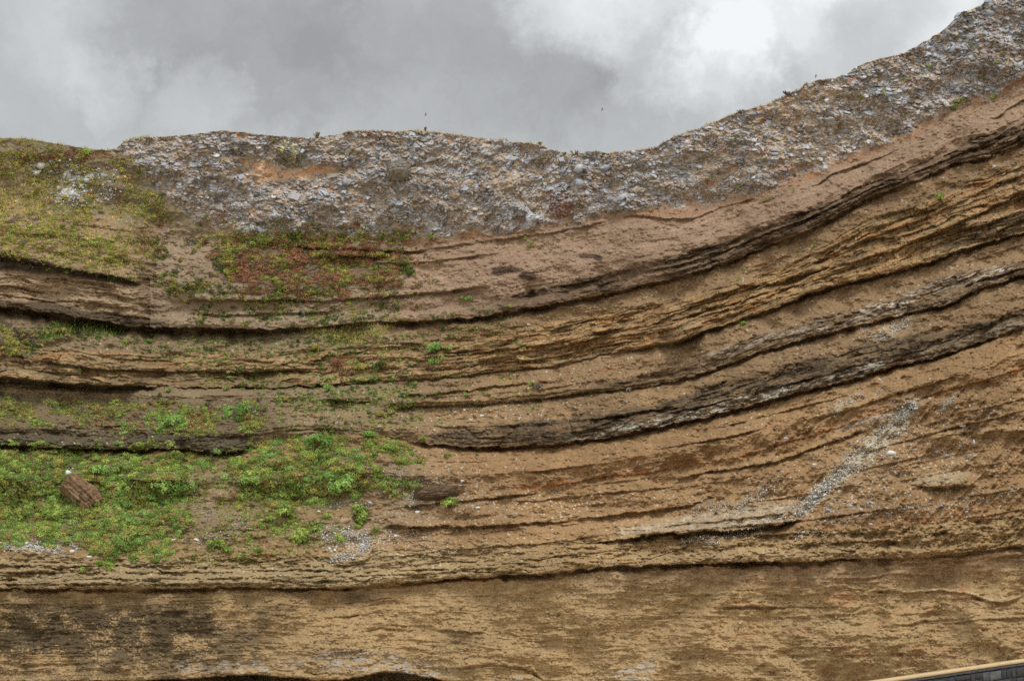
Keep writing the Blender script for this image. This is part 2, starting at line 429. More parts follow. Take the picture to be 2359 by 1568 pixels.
# rubble of the top layer: angular blocks at three sizes
A = (1 - sm(.9, 1.02, s + .12 * n_med + .07 * n_fin + .05 * n_big)).astype(np.float32)
left = (1 - sm(245, 290, XXf - 1.1 * (YYf - 345) + 26 * n_med + 8 * n_fin)).astype(np.float32)     # grassy shoulder
wx, wy = XXf + 5 * noise(XXf / 22, YYf / 22, 401), YYf + 5 * noise(XXf / 22, YYf / 22, 402)
slant = (win(1010, 1330, 30) + .4 * n_med + .3 * n_big) > .5
ang = np.where(slant, -.86, .12).astype(np.float32)
rx_, ry_ = wx * np.cos(ang) + wy * np.sin(ang), -wx * np.sin(ang) + wy * np.cos(ang)
dens = np.clip(.46 + .22 * fbm(XXf / 120, YYf / 60, 3, 410) + .16 * sm(1900, 2300, XXf - .4 * (YYf - 150)) - .16 * win(1560, 1900, 120)
               - .9 * (blob(700, 398, 75, 13, -8) + blob(600, 380, 64, 12, 12) + blob(640, 400, 64, 11)) - .3 * blob(1290, 480, 50, 40)
               - .25 * blob(1170, 420, 60, 30) - .2 * win(1750, 1930, 60) * sm(300, 200, YYf), .05, .95)
rock_h = np.zeros_like(s)
rock_m = np.zeros_like(s)
rock_id = np.zeros_like(s)
for cell, asp, amp, sd, share in ((25., .6, .6, 420, .10), (13., .64, .42, 430, .55), (7.6, .7, .27, 440, .95), (4.4, .8, .17, 445, 1.05)):
    f1, f2, idh, ox, oy = worley(rx_ / cell, ry_ / (cell * asp), sd)
    pick = frac(idh * 7.31) < dens * share
    edge = sm(.02, .22, f2 - f1)
    tx, ty = (frac(idh * 13.7) - .5) * 1.6, (frac(idh * 29.3) - .25) * 1.6
    hgt = amp * edge * (.55 + .5 * frac(idh * 3.3) + tx * ox + ty * oy)
    nm = pick & (edge > .15) & (rock_m < .5)
    rock_h = np.where(nm, hgt, rock_h)
    rock_id = np.where(nm, idh, rock_id)
    rock_m = np.where(nm, 1, rock_m)
    rock_h = np.where((rock_m < .5), rock_h + .3 * amp * (edge - .6) * (frac(idh * 5.1) - .2), rock_h)
disp += A * (1 - .75 * left) * (rock_h * .85 + .12 * n_fin + .7 * fbm(XXf / 55, YYf / 40, 4, 450) - .6 * np.abs(fbm((XXf + .2 * YYf) / 60, YYf / 170, 3, 451)))
# pillow-like pale crags seen in the rubble
for (bx, by, brx, bry, am) in ((918, 392, 30, 17, 1.3), (672, 354, 36, 22, 1.1), (1339, 424, 16, 12, .7), (1332, 384, 18, 14, .7), (1224, 505, 18, 18, .6), (634, 501, 20, 9, .6),
                               (560, 340, 40, 22, .9), (1120, 345, 26, 16, .8), (1170, 600, 1, 1, 0)):
    bb = sm(.25, .7, blob(bx, by, brx, bry) + .25 * n_fin)
    disp += am * bb * .8
# white-crusted lip: kept inside the strata near the skyline
depth_t = depth - disp
depth_t = np.maximum(depth_t, 40)

# ------------------------------------------------------------------ cliff colour (albedo, plus faint painted shade in recesses)
C = np.zeros(YY.shape + (3,), np.float32)


def paint(col, m, seed=None):
    global C
    m = np.clip(m, 0, 1)[..., None].astype(np.float32)
    C = C * (1 - m) + (col if isinstance(col, np.ndarray) and col.ndim == 3 else np.asarray(col, np.float32)[None, None, :]) * m


sandc = alb(160, 122, 86)
paint(sandc, np.ones_like(s))
paint(alb(170, 134, 108), (layer == 1) * 1.)                                   # pinkish massive bed
paint(alb(186, 152, 126), (layer == 1) * sm(.0, .6, n_str) * .6)
paint(alb(150, 110, 84), (layer == 1) * sm(.1, .6, -n_str2) * .5)
paint(alb(178, 142, 106), (layer == 1) * (1 - sm(310, 350, XXf + 12 * n_fin)) * .8)
paint(alb(168, 142, 114), (layer == 1) * win(340, 900, 60) * .8)
paint(alb(158, 122, 88), (layer >= 2) * (layer <= 4) * 1.)
paint(alb(170, 128, 86), (layer >= 5) * (layer <= 6) * 1.)
paint(alb(176, 134, 90), (layer >= 4) * (layer <= 6) * sm(-.1, .6, n_med) * .55)
paint(alb(142, 110, 82), (layer >= 2) * (layer <= 6) * sm(.15, .7, n_str) * .35)
paint(alb(104, 82, 60), (layer >= 2) * (layer <= 6) * sm(.5, .62, n_str2 + .25 * n_med) * .4)
paint(alb(142, 124, 100), (layer >= 2) * (layer <= 4) * (1 - sm(700, 1150, XXf)) * .6)
# thin beds
b1, b2, b3, b4 = bedh
for bh, w in ((b1, .75), (b2, .65), (b3, .55), (b4, .4)):
    paint(alb(178, 140, 96), T3 * w * (bh > .55))
    paint(alb(148, 96, 52), T3 * w * (frac(bh * 7) > .72))
    paint(alb(132, 116, 84), T3 * w * (frac(bh * 11) > .70))
    paint(alb(96, 74, 52), T3 * w * (frac(bh * 17) > .80))
    paint(alb(176, 142, 104), lamb * (1 - T3) * (layer > 0) * w * .5 * (frac(bh * 5) > .7))
    paint(alb(120, 90, 60), lamb * (1 - T3) * (layer > 0) * w * .5 * (frac(bh * 9) > .7))
# orange seams
for p_, x0, x1, th, st in ((K6, 1180, 2760, 7, .8), (P(900, 1275, 1179, 1262, 1400, 1258, 1800, 1230, 2359, 1180), 1150, 2359, 6, .5),
                           (P(0, 1297, 150, 1296, 500, 1287, 900, 1284, 1100, 1281), -300, 760, 3, .75), (P(0, 1334, 300, 1335, 600, 1332), -300, 420, 3, .6),
                           (P(1179, 536, 1430, 498, 1605, 488, 1742, 455, 1904, 392, 2157, 291, 2359, 190), 1150, 2359, 6, .5),
                           (P(950, 562, 1179, 540, 1300, 524), 940, 1250, 6, .6), (P(1240, 884, 1350, 860, 1420, 846), 1180, 1440, 3, .6),
                           (P(1179, 1085, 1400, 1060, 1600, 1030), 1200, 1640, 3, .5), (P(1880, 1240, 2060, 1196, 2359, 1160), 1900, 2359, 5, .6)):
    yc = cv(p_, smooth=10, wob=5, seed=int(x0) % 50 + 80)
    m = np.exp(-((YYf - yc) / th) ** 2) * win(x0, x1, 40) * sm(-.35, .35, n_str2 + .4 * n_med)
    paint(alb(178, 104, 42), m * st)
paint(alb(172, 112, 54), (layer >= 4) * (layer <= 6) * sm(1100, 1500, XXf) * sm(.35, .8, n_str) * .3)
# dark beds and their pale crust
for B, kcol, dcol in ((dB2, (94, 71, 51), (52, 40, 31)), (dB4, (112, 86, 63), (66, 51, 40)), (dB5, (96, 76, 57), (48, 39, 32))):
    paint(alb(*kcol), B * .93)
    paint(alb(*dcol), B * sm(-.2, .3, .6 * n_fin + .8 * n_str2 + .3 * n_grn) * .85)
    paint(alb(150, 118, 84), B * (frac(b3 * 7) > .75) * .5)
    paint(alb(150, 112, 72), B * sm(.3, .7, n_str) * .6)
    paint(alb(132, 112, 86), B * sm(.35, .8, n_grn) * .5)
wh = .6 * fbm(XXf / 19, qw / 3.4, 3, 460) + .6 * fbm(XXf / 70, qw / 14, 3, 461) + .15 * n_grn
l5 = (YYf - (keys[5][None, :] - 34)) / 34
paint(alb(205, 195, 192), dB5 * sm(0.0, .2, wh - .02) * sm(1340, 1480, XXf) * sm(.1, .7, l5 + .3 * n_med) * (1 - .7 * sm(1900, 2100, XXf)))
paint(alb(210, 202, 200), dB5 * win(1290, 1400, 30) * sm(.55, .8, l5) * sm(-.05, .3, wh))
paint(alb(208, 192, 188), dB4 * sm(.02, .22, wh) * sm(1560, 1680, XXf) * (.35 + .6 * sm(-.1, .4, fbm(XXf / 90, YYf / 60, 2, 465))))
paint(alb(196, 176, 166), T3 * sm(2100, 2300, XXf) * sm(.2, .5, wh) * .5)
paint(alb(50, 40, 30), band(keys[3][None, :] - 46, keys[3][None, :]) * sm(2130, 2200, XXf) * .75 * sm(-.4, .2, n_str))
# left: dark bands and dirty rock at the overhangs, grey beds
paint(alb(196, 164, 128), band(cv(P(-400, 600, 0, 636, 330, 668), seed=86), keys[2][None, :] - 22, 6) * (1 - sm(316, 336, XXf + 6 * n_fin)) * (.55 + .3 * sm(-.2, .3, n_str2)))
paint(alb(120, 82, 50), band(cv(P(-400, 600, 0, 636, 330, 668), seed=86), keys[2][None, :] - 16, 6) * (1 - sm(316, 336, XXf)) * sm(.25, .5, n_str2) * .7)
paint(alb(74, 62, 50), band(keys[2][None, :] - 18 + 8 * n_med, keys[2][None, :]) * (1 - sm(330, 420, XXf)) * .8)
paint(alb(60, 52, 44), band(cv(P(-400, 550, 0, 575, 150, 612, 330, 650), seed=81), cv(P(-400, 590, 0, 622, 100, 630, 330, 660), seed=82), 6) * (1 - sm(310, 330, XXf)) * .85)
paint(alb(108, 92, 72), dB5l * .9)
paint(alb(84, 76, 64), dB5l * sm(-.3, .4, n_str) * .7)
paint(alb(112, 92, 68), band(keys[3][None, :] - 50, keys[3][None, :]) * (1 - sm(600, 760, XXf)) * sm(-.3, .3, n_med) * .7)
# dark stain patches on the pink bed
for bx, by, rx2, ry2 in ((1165, 622, 34, 10), (1215, 636, 22, 12), (1150, 628, 20, 8), (1355, 590, 28, 6), (1378, 594, 14, 7)):
    paint(alb(84, 62, 52), sm(.3, .55, blob(bx, by, rx2, ry2) + .22 * n_fin + .15 * n_grn) * .85)
scr = np.clip(blob(2070, 965, 60, 26, -48) + blob(2000, 1035, 60, 24, -45) + blob(1930, 1100, 60, 17, -42) + blob(1865, 1160, 50, 12, -45) + .6 * blob(2180, 932, 26, 10, -45) + .6 * blob(1945, 930, 44, 16, -30) + .7 * blob(2060, 756, 46, 16, -25) + .6 * blob(1730, 1150, 60, 16, -30), 0, 1)
paint(alb(200, 190, 172), scr * (layer >= 4) * sm(-.2, .5, n_fin + n_grn * .4 + scr * .4) * .75)
# white dusted beds low on the right
paint(alb(190, 170, 150), band(cv(P(1340, 1236, 1529, 1196, 1769, 1160, 1830, 1155), seed=83), cv(P(1340, 1250, 1529, 1226, 1769, 1210, 1830, 1196), seed=84), 6) * win(1420, 1825, 30) * (.45 + .5 * sm(-.1, .5, n_fin)))
paint(alb(186, 166, 146), band(keys[7][None, :] - 30, keys[7][None, :] - 2, 6) * win(1500, 1960, 60) * (.25 + .6 * sm(0, .6, n_fin)))
paint(alb(186, 158, 126), sm(.3, .6, blob(2165, 1102, 75, 20, -6) + .1 * n_med) * .75)
paint(alb(182, 148, 104), (blob(2185, 1005, 40, 14, -14) + blob(2305, 990, 50, 12, -6)) * .7)
paint(alb(176, 158, 152), np.exp(-((YYf - cv(P(1920, 992, 1990, 972, 2050, 952), seed=85)) / 7) ** 2) * win(1930, 2040, 16) * .8)
# sandy bed over the lower wall
paint(alb(178, 142, 96), G9 * .75)
paint(alb(170, 146, 110), G9 * (1 - sm(900, 1300, XXf)) * .6)
paint(alb(120, 100, 72), G9 * (1 - sm(700, 1000, XXf)) * sm(.1, .6, n_str) * .7)
# lower wall
lw = (layer >= 7).astype(np.float32)
paint(alb(182, 144, 92), lw)
paint(alb(170, 140, 90), lw * sm(-.2, .6, n_med) * .6)
paint(alb(196, 156, 104), lw * sm(.1, .7, n_str2) * .5)
paint(alb(158, 122, 82), lw * sm(.15, .6, fbm(XXf / 110, YYf / 40, 4, 470)) * .5)
paint(alb(186, 128, 80), lw * win(1560, 2759, 120) * sm(.2, .7, fbm(XXf / 90, YYf / 40, 3, 471)) * .55)
paint(alb(172, 134, 98), band(keys[7][None, :], keys[7][None, :] + 60, 14) * sm(1200, 1500, XXf) * .6)
st = fbm(XXf / 70, YYf / 60, 4, 480) + .5 * fbm(XXf / 40, YYf / 9, 4, 481) + .3 * n_grn
stm = (1 - sm(430, 760, XXf)) * sm(1350, 1420, YYf) * (1 - .35 * sm(1480, 1560, YYf))
paint(alb(84, 68, 46), lw * stm * sm(-.22, .04, st * .8 + .3 * n_grn - .05 + .35 * blob(330, 1440, 190, 70) + .2 * blob(60, 1420, 60, 60)) * .92)
paint(alb(90, 76, 56), lw * win(560, 760, 60) * sm(.25, .6, st) * .6)
paint(alb(104, 80, 58), lw * (blob(820, 1375, 60, 16) + .7 * blob(720, 1365, 30, 14)) * .8)
paint(alb(128, 102, 64), lw * blob(1060, 1470, 60, 26) * .6)
paint(alb(196, 160, 104), lw * sm(.62, .8, fbm(XXf / 30, YYf / 4, 3, 482)) * stm * .9)
sal = sm(-.1, .35, fbm(XXf / 50, YYf / 9, 4, 490) + .15)
paint(alb(168, 160, 156), lw * sm(.34, .75, blob(800, 1520, 130, 30) * 1.1 + blob(560, 1535, 90, 24) * .9 + blob(970, 1545, 90, 26) * .9 + blob(430, 1530, 50, 26) * .6) * sal * sm(-.5, .3, n_fin + n_str2) * .8)
paint(alb(186, 178, 170), lw * sm(.25, .7, blob(1180, 1563, 26, 8) + blob(1450, 1550, 50, 16) + blob(1490, 1535, 16, 28, 20)) * sal * .7)
# lower wall pebbles, pale lips
paint(alb(70, 64, 58), lw * (spk > .988) * sm(-.2, .4, n_med) * .8)
paint(alb(206, 186, 150), np.exp(-((YYf - cv(P(2000, 1360, 2032, 1357, 2104, 1360, 2166, 1354, 2230, 1365, 2286, 1382, 2359, 1370), seed=49, wob=3)) / 2.2) ** 2) * win(2020, 2350, 20) * sm(-.3, .3, n_fin) * .85)
# pebbles and white specks on the slopes
wsp = np.clip(blob(1000, 1160, 150, 80) + blob(2050, 1080, 230, 90, -20) + blob(1250, 1160, 200, 40) + .5 * blob(1100, 950, 200, 30) + blob(2150, 1170, 230, 30) + blob(850, 1260, 130, 34) + .6 * blob(2000, 770, 120, 30, -15), 0, 1)
paint(alb(205, 202, 200), sand * (spk > .993 - .05 * wsp) * .85)
paint(alb(98, 80, 62), sand * ((spk < .012) * 1.) * .8)
# top layer
tan = alb(174, 150, 120)
paint(tan, A)
paint(alb(156, 118, 86), A * sm(0, .5, fbm(XXf / 60, YYf / 40, 4, 500)) * .7)
paint(alb(158, 98, 60), A * sm(.25, .6, fbm(XXf / 48, YYf / 34, 4, 510) + .15 * sm(1250, 1600, XXf)) * .5)
paint(alb(196, 150, 106), A * sm(.35, .65, blob(700, 398, 75, 10, -8) + blob(590, 382, 60, 9, 14) + blob(640, 402, 60, 8) + .3 * n_fin) * .9)
paint(alb(186, 152, 112), A * sm(.35, .6, blob(420, 385, 50, 9, 25) + blob(860, 350, 30, 14) + .3 * n_fin) * .8)
paint(alb(140, 80, 50), A * sm(.4, .6, blob(2215, 120, 20, 14) + blob(2090, 142, 18, 9) + blob(1290, 470, 40, 40) + .2 * n_fin) * .85)
grey = frac(rock_id * 17.3)
gc = np.zeros_like(C)
pal = [alb(180, 187, 198), alb(164, 171, 182), alb(140, 145, 152), alb(116, 118, 124), alb(170, 158, 138), alb(156, 134, 108), alb(204, 206, 210)]
cum = [.14, .38, .58, .70, .86, .97, 1.01]
warm = .14 * sm(1600, 1800, XXf) * (1 - sm(1950, 2150, XXf - .5 * (YYf - 200))) + .08 * win(300, 1000, 60) * sm(380, 480, YYf)
gg = np.clip(grey + warm, 0, .999)
pal = [p_ * np.array([.90, .91, .925], np.float32) for p_ in pal]
prev = -1
for c_, u_ in zip(pal, cum):
    gc[(gg > prev) & (gg <= u_)] = c_
    prev = u_
paint(gc, A * rock_m * (.9 - .3 * left) * (.7 + .3 * sm(-.3, .3, fbm(XXf / 90, YYf / 50, 3, 505) + .15 * (YYf < keys[0][None, :] + 110))) * (.82 + .18 * sm(-.4, .4, n_fin)))
paint(alb(120, 112, 100), A * (blob(918, 392, 30, 17) > .4) * .8)
paint(alb(198, 186, 140), A * sm(.35, .5, blob(668, 345, 20, 16, 30) + blob(690, 368, 16, 7) + .25 * n_fin) * .8)
paint(alb(96, 92, 86), A * sm(.4, .6, blob(550, 340, 38, 24) + blob(650, 365, 20, 14) + .3 * n_fin) * .6)
paint(alb(196, 200, 204), A * sm(.4, .6, blob(1224, 505, 20, 18) + blob(1170, 490, 14, 20, 30) + blob(1000, 520, 24, 12) + .25 * n_fin) * .6)
# soil under the vegetation
soil = alb(112, 98, 70)
paint(alb(128, 112, 74), A * left * .85)
paint(alb(132, 98, 76), A * left * sm(.0, .5, fbm(XXf / 60, YYf / 22, 3, 520) + .5 * blob(180, 352, 110, 14)) * .6)
paint(alb(196, 198, 200), A * left * sm(.25, .5, (blob(90, 385, 34, 24) + blob(190, 405, 60, 16) + blob(160, 450, 70, 26)) * .7 + .5 * n_fin - .15) * .85)
veg_soil = np.clip(blob(170, 1150, 260, 110) + blob(690, 1090, 150, 90) + blob(660, 1215, 70, 40), 0, 1)
paint(alb(104, 104, 66), np.clip(1.4 * (blob(150, 1140, 300, 120) + blob(690, 1085, 170, 95)), 0, 1) * sm(-.5, .1, n_med) * (layer >= 5) * (1 - G9) * .85)
paint(alb(150, 130, 112), np.clip(blob(500, 1170, 60, 100) + blob(930, 1130, 90, 80) + blob(760, 1230, 120, 40), 0, 1) * (layer >= 5) * (1 - G9) * .6)
paint(alb(118, 100, 74), band(cv(P(-400, 895, 0, 908, 600, 925, 760, 925), seed=90), keys[5][None, :] - 30, 10) * (1 - sm(560, 680, XXf)) * .7)
paint(alb(118, 90, 68), sm(.3, .6, blob(720, 612, 250, 64) + .3 * n_med) * (layer == 1) * .7)
paint(alb(200, 192, 180), (layer >= 5) * sm(.5, .8, .8 * blob(70, 1262, 80, 12) + .7 * blob(820, 1245, 90, 30) + .6 * n_grn + .3 * n_fin) * .7)
# painted shade: ledge undersides and recessed beds slightly darkened in the colour
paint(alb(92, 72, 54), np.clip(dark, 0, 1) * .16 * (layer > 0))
# grain
gr = (1 + .15 * n_grn + .11 * n_fin + .12 * (h2(np.floor(XXf / 2.1), np.floor(YYf / 1.9), 530) - .5) * 2 + .07 * n_big)
C = C * gr[..., None]
lum = (C @ np.array([.25, .62, .13], np.float32))[..., None]
C = np.clip(lum + (C - lum) * .78, .012, .85)
tint = np.ones(YY.shape + (3,), np.float32)
for L_, tc_ in ((1, (.615, .625, .575)), (2, (.63, .635, .545)), (3, (.63, .635, .54)), (4, (.63, .635, .54)), (5, (.635, .635, .535)), (6, (.655, .66, .56)), (7, (.775, .79, .74)), (8, (.775, .79, .74))):
    tint[layer == L_] = np.array(tc_) * (1.28 if L_ < 7 else 1.16)
C = C * tint * (1 + (.16 * n_big + .14 * n_med) * (1 - .6 * lw))[..., None]
C = C * (1 + .30 * T3 + .12 * (dB2 + dB4 + dB5) + .16 * A * (1 - left))[..., None]
warm_ = np.clip((T3 * sm(900, 1400, XXf) + .7 * dB2 + .5 * dB4) * sm(-.5, .3, n_str), 0, 1)[..., None]
C = C * (1 + warm_ * np.array([.05, -.02, -.10], np.float32))
C = np.clip(C * .93, .01, .85).astype(np.float32)

# ------------------------------------------------------------------ cliff mesh
ra, rb = ray(XX, YY)
PX, PY, PZ = ra * depth_t, depth_t, CAMZ + rb * depth_t
POS = np.stack([PX, PY, PZ], -1).astype(np.float32)


def grid_mesh(name, pos, col=None, smooth=True):
    ny, nx = pos.shape[:2]
    me = bpy.data.meshes.new(name)
    me.vertices.add(ny * nx)
    me.vertices.foreach_set('co', np.ascontiguousarray(pos, np.float32).ravel())
    idx = np.arange(ny * nx, dtype=np.int32).reshape(ny, nx)
    quads = np.stack([idx[:-1, :-1], idx[1:, :-1], idx[1:, 1:], idx[:-1, 1:]], -1).reshape(-1, 4)
    return fill_mesh(me, quads, 4, col, smooth)


def fill_mesh(me, faces, n, col=None, smooth=False):
    nf = len(faces)
    me.loops.add(nf * n)
    me.loops.foreach_set('vertex_index', np.ascontiguousarray(faces, np.int32).ravel())
    me.polygons.add(nf)
    me.polygons.foreach_set('loop_start', np.arange(0, nf * n, n, dtype=np.int32))
    if smooth:
        me.polygons.foreach_set('use_smooth', np.ones(nf, bool))
    me.update(calc_edges=True)
    if col is not None:
        at_ = me.attributes.new('Col', 'FLOAT_COLOR', 'POINT')
        c4 = np.ones((len(me.vertices), 4), np.float32)
        c4[:, :3] = col.reshape(-1, 3)
        at_.data.foreach_set('color', c4.ravel())
    return me


def tri_mesh(name, verts, faces, col=None, smooth=False):
    me = bpy.data.meshes.new(name)
    v = np.ascontiguousarray(verts, np.float32).reshape(-1, 3)
    me.vertices.add(len(v))
    me.vertices.foreach_set('co', v.ravel())
    fa = np.asarray(faces)
    return fill_mesh(me, fa, fa.shape[1], col, smooth)


# ------------------------------------------------------------------ materials
def nodes(name):
    m = bpy.data.materials.new(name)
    m.use_nodes = True
    nt = m.node_tree
    b = nt.nodes['Principled BSDF']
    b.inputs['Roughness'].default_value = .95
    b.inputs['Specular IOR Level'].default_value = .15
    return m, nt, b


def add_noise_tint(nt, src, scale, lo, hi, detail=5, coord='Object'):
    tc = nt.nodes.new('ShaderNodeTexCoord')
    nz = nt.nodes.new('ShaderNodeTexNoise')
    nz.inputs['Scale'].default_value = scale
    nz.inputs['Detail'].default_value = detail
    nz.inputs['Roughness'].default_value = .65
    nt.links.new(tc.outputs[coord], nz.inputs['Vector'])
    mr = nt.nodes.new('ShaderNodeMapRange')
    mr.inputs['From Min'].default_value, mr.inputs['From Max'].default_value = .3, .7
    mr.inputs['To Min'].default_value, mr.inputs['To Max'].default_value = lo, hi
    nt.links.new(nz.outputs['Fac'], mr.inputs['Value'])
    mx = nt.nodes.new('ShaderNodeMix')
    mx.data_type = 'RGBA'
    mx.blend_type = 'MULTIPLY'
    mx.inputs['Factor'].default_value = 1
    nt.links.new(src, mx.inputs['A'])
    nt.links.new(mr.outputs['Result'], mx.inputs['B'])
    return mx.outputs['Result'], nz


def attr_mat(name, scale, lo, hi, bump=0., rough=.95, coord='Object'):
    m, nt, b = nodes(name)
    a = nt.nodes.new('ShaderNodeAttribute')
    a.attribute_name = 'Col'
    out, nz = add_noise_tint(nt, a.outputs['Color'], scale, lo, hi, 6, coord)
    nt.links.new(out, b.inputs['Base Color'])
    b.inputs['Roughness'].default_value = rough
    if bump:
        bp = nt.nodes.new('ShaderNodeBump')
        bp.inputs['Strength'].default_value = .8
        bp.inputs['Distance'].default_value = bump
        nt.links.new(nz.outputs['Fac'], bp.inputs['Height'])
        nt.links.new(bp.outputs['Normal'], b.inputs['Normal'])
    return m


def solid_mat(name, c, scale=6., lo=.7, hi=1.3, bump=0., rnd=0., rough=.9, c2=None):
    m, nt, b = nodes(name)
    rgb = nt.nodes.new('ShaderNodeRGB')
    rgb.outputs[0].default_value = (*[float(v) for v in c], 1)
    src = rgb.outputs[0]
    if rnd:
        oi = nt.nodes.new('ShaderNodeObjectInfo')
        if c2 is not None:
            mx = nt.nodes.new('ShaderNodeMix')
            mx.data_type = 'RGBA'
            nt.links.new(oi.outputs['Random'], mx.inputs['Factor'])
            nt.links.new(src, mx.inputs['A'])
            mx.inputs['B'].default_value = (*[float(v) for v in c2], 1)
            src = mx.outputs['Result']
        hs = nt.nodes.new('ShaderNodeMapRange')
        hs.inputs['To Min'].default_value, hs.inputs['To Max'].default_value = 1 - rnd, 1 + rnd
        nt.links.new(oi.outputs['Random'], hs.inputs['Value'])
        mm = nt.nodes.new('ShaderNodeMix')
        mm.data_type = 'RGBA'
        mm.blend_type = 'MULTIPLY'
        mm.inputs['Factor'].default_value = 1
        nt.links.new(src, mm.inputs['A'])
        nt.links.new(hs.outputs['Result'], mm.inputs['B'])
        src = mm.outputs['Result']
    out, nz = add_noise_tint(nt, src, scale, lo, hi)
    nt.links.new(out, b.inputs['Base Color'])
    b.inputs['Roughness'].default_value = rough
    if bump:
        bp = nt.nodes.new('ShaderNodeBump')
        bp.inputs['Strength'].default_value = .9
        bp.inputs['Distance'].default_value = bump
        nt.links.new(nz.outputs['Fac'], bp.inputs['Height'])
        nt.links.new(bp.outputs['Normal'], b.inputs['Normal'])
    return m


def link(name, me, mat=None, parent=None):
    o = bpy.data.objects.new(name, me)
    if me is not None and mat is not None and not me.materials:
        me.materials.append(mat)
    COL.objects.link(o)
    o.parent = parent
    return o


def tag(o, label=None, cat=None, group=None, kind=None):
    for k, v in (('label', label), ('category', cat), ('group', group), ('kind', kind)):
        if v:
            o[k] = v
    return o


M_cliff = attr_mat('cliff_rock', 4.5, .76, 1.24, .05)
# plateau behind the skyline: the surface runs on inland and sinks a little
rows = []
for k, (dy, dz) in enumerate(((14, -.6), (6, .15), (2.5, .35), (.9, .25))):
    r = POS[0].copy()
    r[:, 1] += dy
    r[:, 2] += dz * (0.3 if k else 1) - .02 * dy
    r[:, 0] *= 1 + dy / 110
    rows.append(r)
PL = np.concatenate([np.stack(rows), POS], 0)
CL = np.concatenate([np.stack([C[0] * .9 + alb(120, 104, 66) * .1] * 4), C], 0)
cliff = link('cliff', grid_mesh('cliff', PL, CL), M_cliff)
tag(cliff, 'layered brown sandstone cliff with grey rubble along its top', 'cliff', kind='structure')

# ground
M_ground = solid_mat('beach_ground', alb(188, 176, 156), .4, .6, 1.25, .05)
gm = bpy.data.meshes.new('ground')
S_ = 6000
gm.from_pydata([(-S_, -S_, 0), (S_, -S_, 0), (S_, S_, 0), (-S_, S_, 0)], [], [(0, 1, 2, 3)])
tag(link('ground', gm, M_ground), 'bare sandy ground at the foot of the cliff', 'ground', kind='structure')


# ------------------------------------------------------------------ surface lookup
def idx_of(x, y):
    x = np.asarray(x, float)
    y = np.asarray(y, float)
    c = np.clip(np.round((x - X0) / (X1 - X0) * (NX - 1)).astype(int), 2, NX - 3)
    k0 = keys[0][c]
    r = np.clip(np.round((y - k0) / (YBOT - k0) * (NY - 1)).astype(int), 2, NY - 3)
    return r, c


def surf(x, y):
    r, c = idx_of(x, y)
    return POS[r, c]


_smp = POS
dxv = POS[:, 4:] - POS[:, :-4]
dyv = POS[6:, :] - POS[:-6, :]


def normal(x, y):
    r, c = idx_of(x, y)
    a = dxv[r, np.clip(c - 2, 0, NX - 5)]
    b = dyv[np.clip(r - 3, 0, NY - 7), c]
    n = np.cross(b, a)
    n /= np.linalg.norm(n, axis=-1, keepdims=True) + 1e-9
    n = np.where((n[..., 1:2] > 0), -n, n)
    return n


def mpp(x, y):
    """metres per photo unit at a place on the cliff"""
    r, c = idx_of(x, y)
    return POS[r, c, 1] / FPX


# ------------------------------------------------------------------ foliage
PAL = {
    'green': [(136, 154, 76), (120, 138, 66), (152, 164, 90), (108, 122, 60)],
    'euphorbia': [(122, 150, 80), (108, 138, 72), (138, 160, 90)],
    'olive': [(144, 138, 74), (160, 150, 84), (120, 116, 62), (132, 138, 70)],
    'straw': [(178, 160, 98), (190, 170, 108), (158, 142, 84)],
    'heather': [(150, 108, 84), (132, 96, 74), (162, 116, 92), (124, 96, 70)],
    'grey': [(118, 108, 98), (104, 94, 84), (132, 122, 108)],
    'dark': [(84, 102, 50), (70, 88, 46), (100, 116, 58)],
}
PAL = {k: np.array([alb(*c) for c in v]) for k, v in PAL.items()}


def leaves(cen, nrm, size, col, flat=.36, long=1.5):
    """one small pointed leaf (a quad) per centre, tilted about its outward direction"""
    n = len(cen)
    d = NP.normal(size=(n, 3)) * flat + nrm
    d /= np.linalg.norm(d, axis=1, keepdims=True)
    a = np.cross(d, NP.normal(size=(n, 3)))
    a /= np.linalg.norm(a, axis=1, keepdims=True) + 1e-9
    b = np.cross(d, a)
    sz = size[:, None]
    v = np.stack([cen - a * sz * .5 * long, cen + b * sz * .42 + d * sz * .12, cen + a * sz * .5 * long, cen - b * sz * .42 + d * sz * .12], 1)
    return v.reshape(-1, 3), np.arange(n * 4).reshape(n, 4), np.repeat(col, 4, 0)


def blades(base, up, h, w, col):
    n = len(base)
    side = np.cross(up, NP.normal(size=(n, 3)))
    side /= np.linalg.norm(side, axis=1, keepdims=True) + 1e-9
    tip = base + up * h[:, None]
    midp = base + up * h[:, None] * .55 + side * w[:, None] * .4
    v = np.stack([base - side * w[:, None] * .5, base + side * w[:, None] * .5, midp + side * w[:, None] * .4, tip], 1)
    return v.reshape(-1, 3), np.arange(n * 4).reshape(n, 4), np.repeat(col, 4, 0)


def join_parts(parts):
    vs, fs, cs, o = [], [], [], 0
    for v, f_, c in parts:
        vs.append(v)
        fs.append(f_ + o)
        cs.append(c)
        o += len(v)
    return np.concatenate(vs), np.concatenate(fs), np.concatenate(cs)




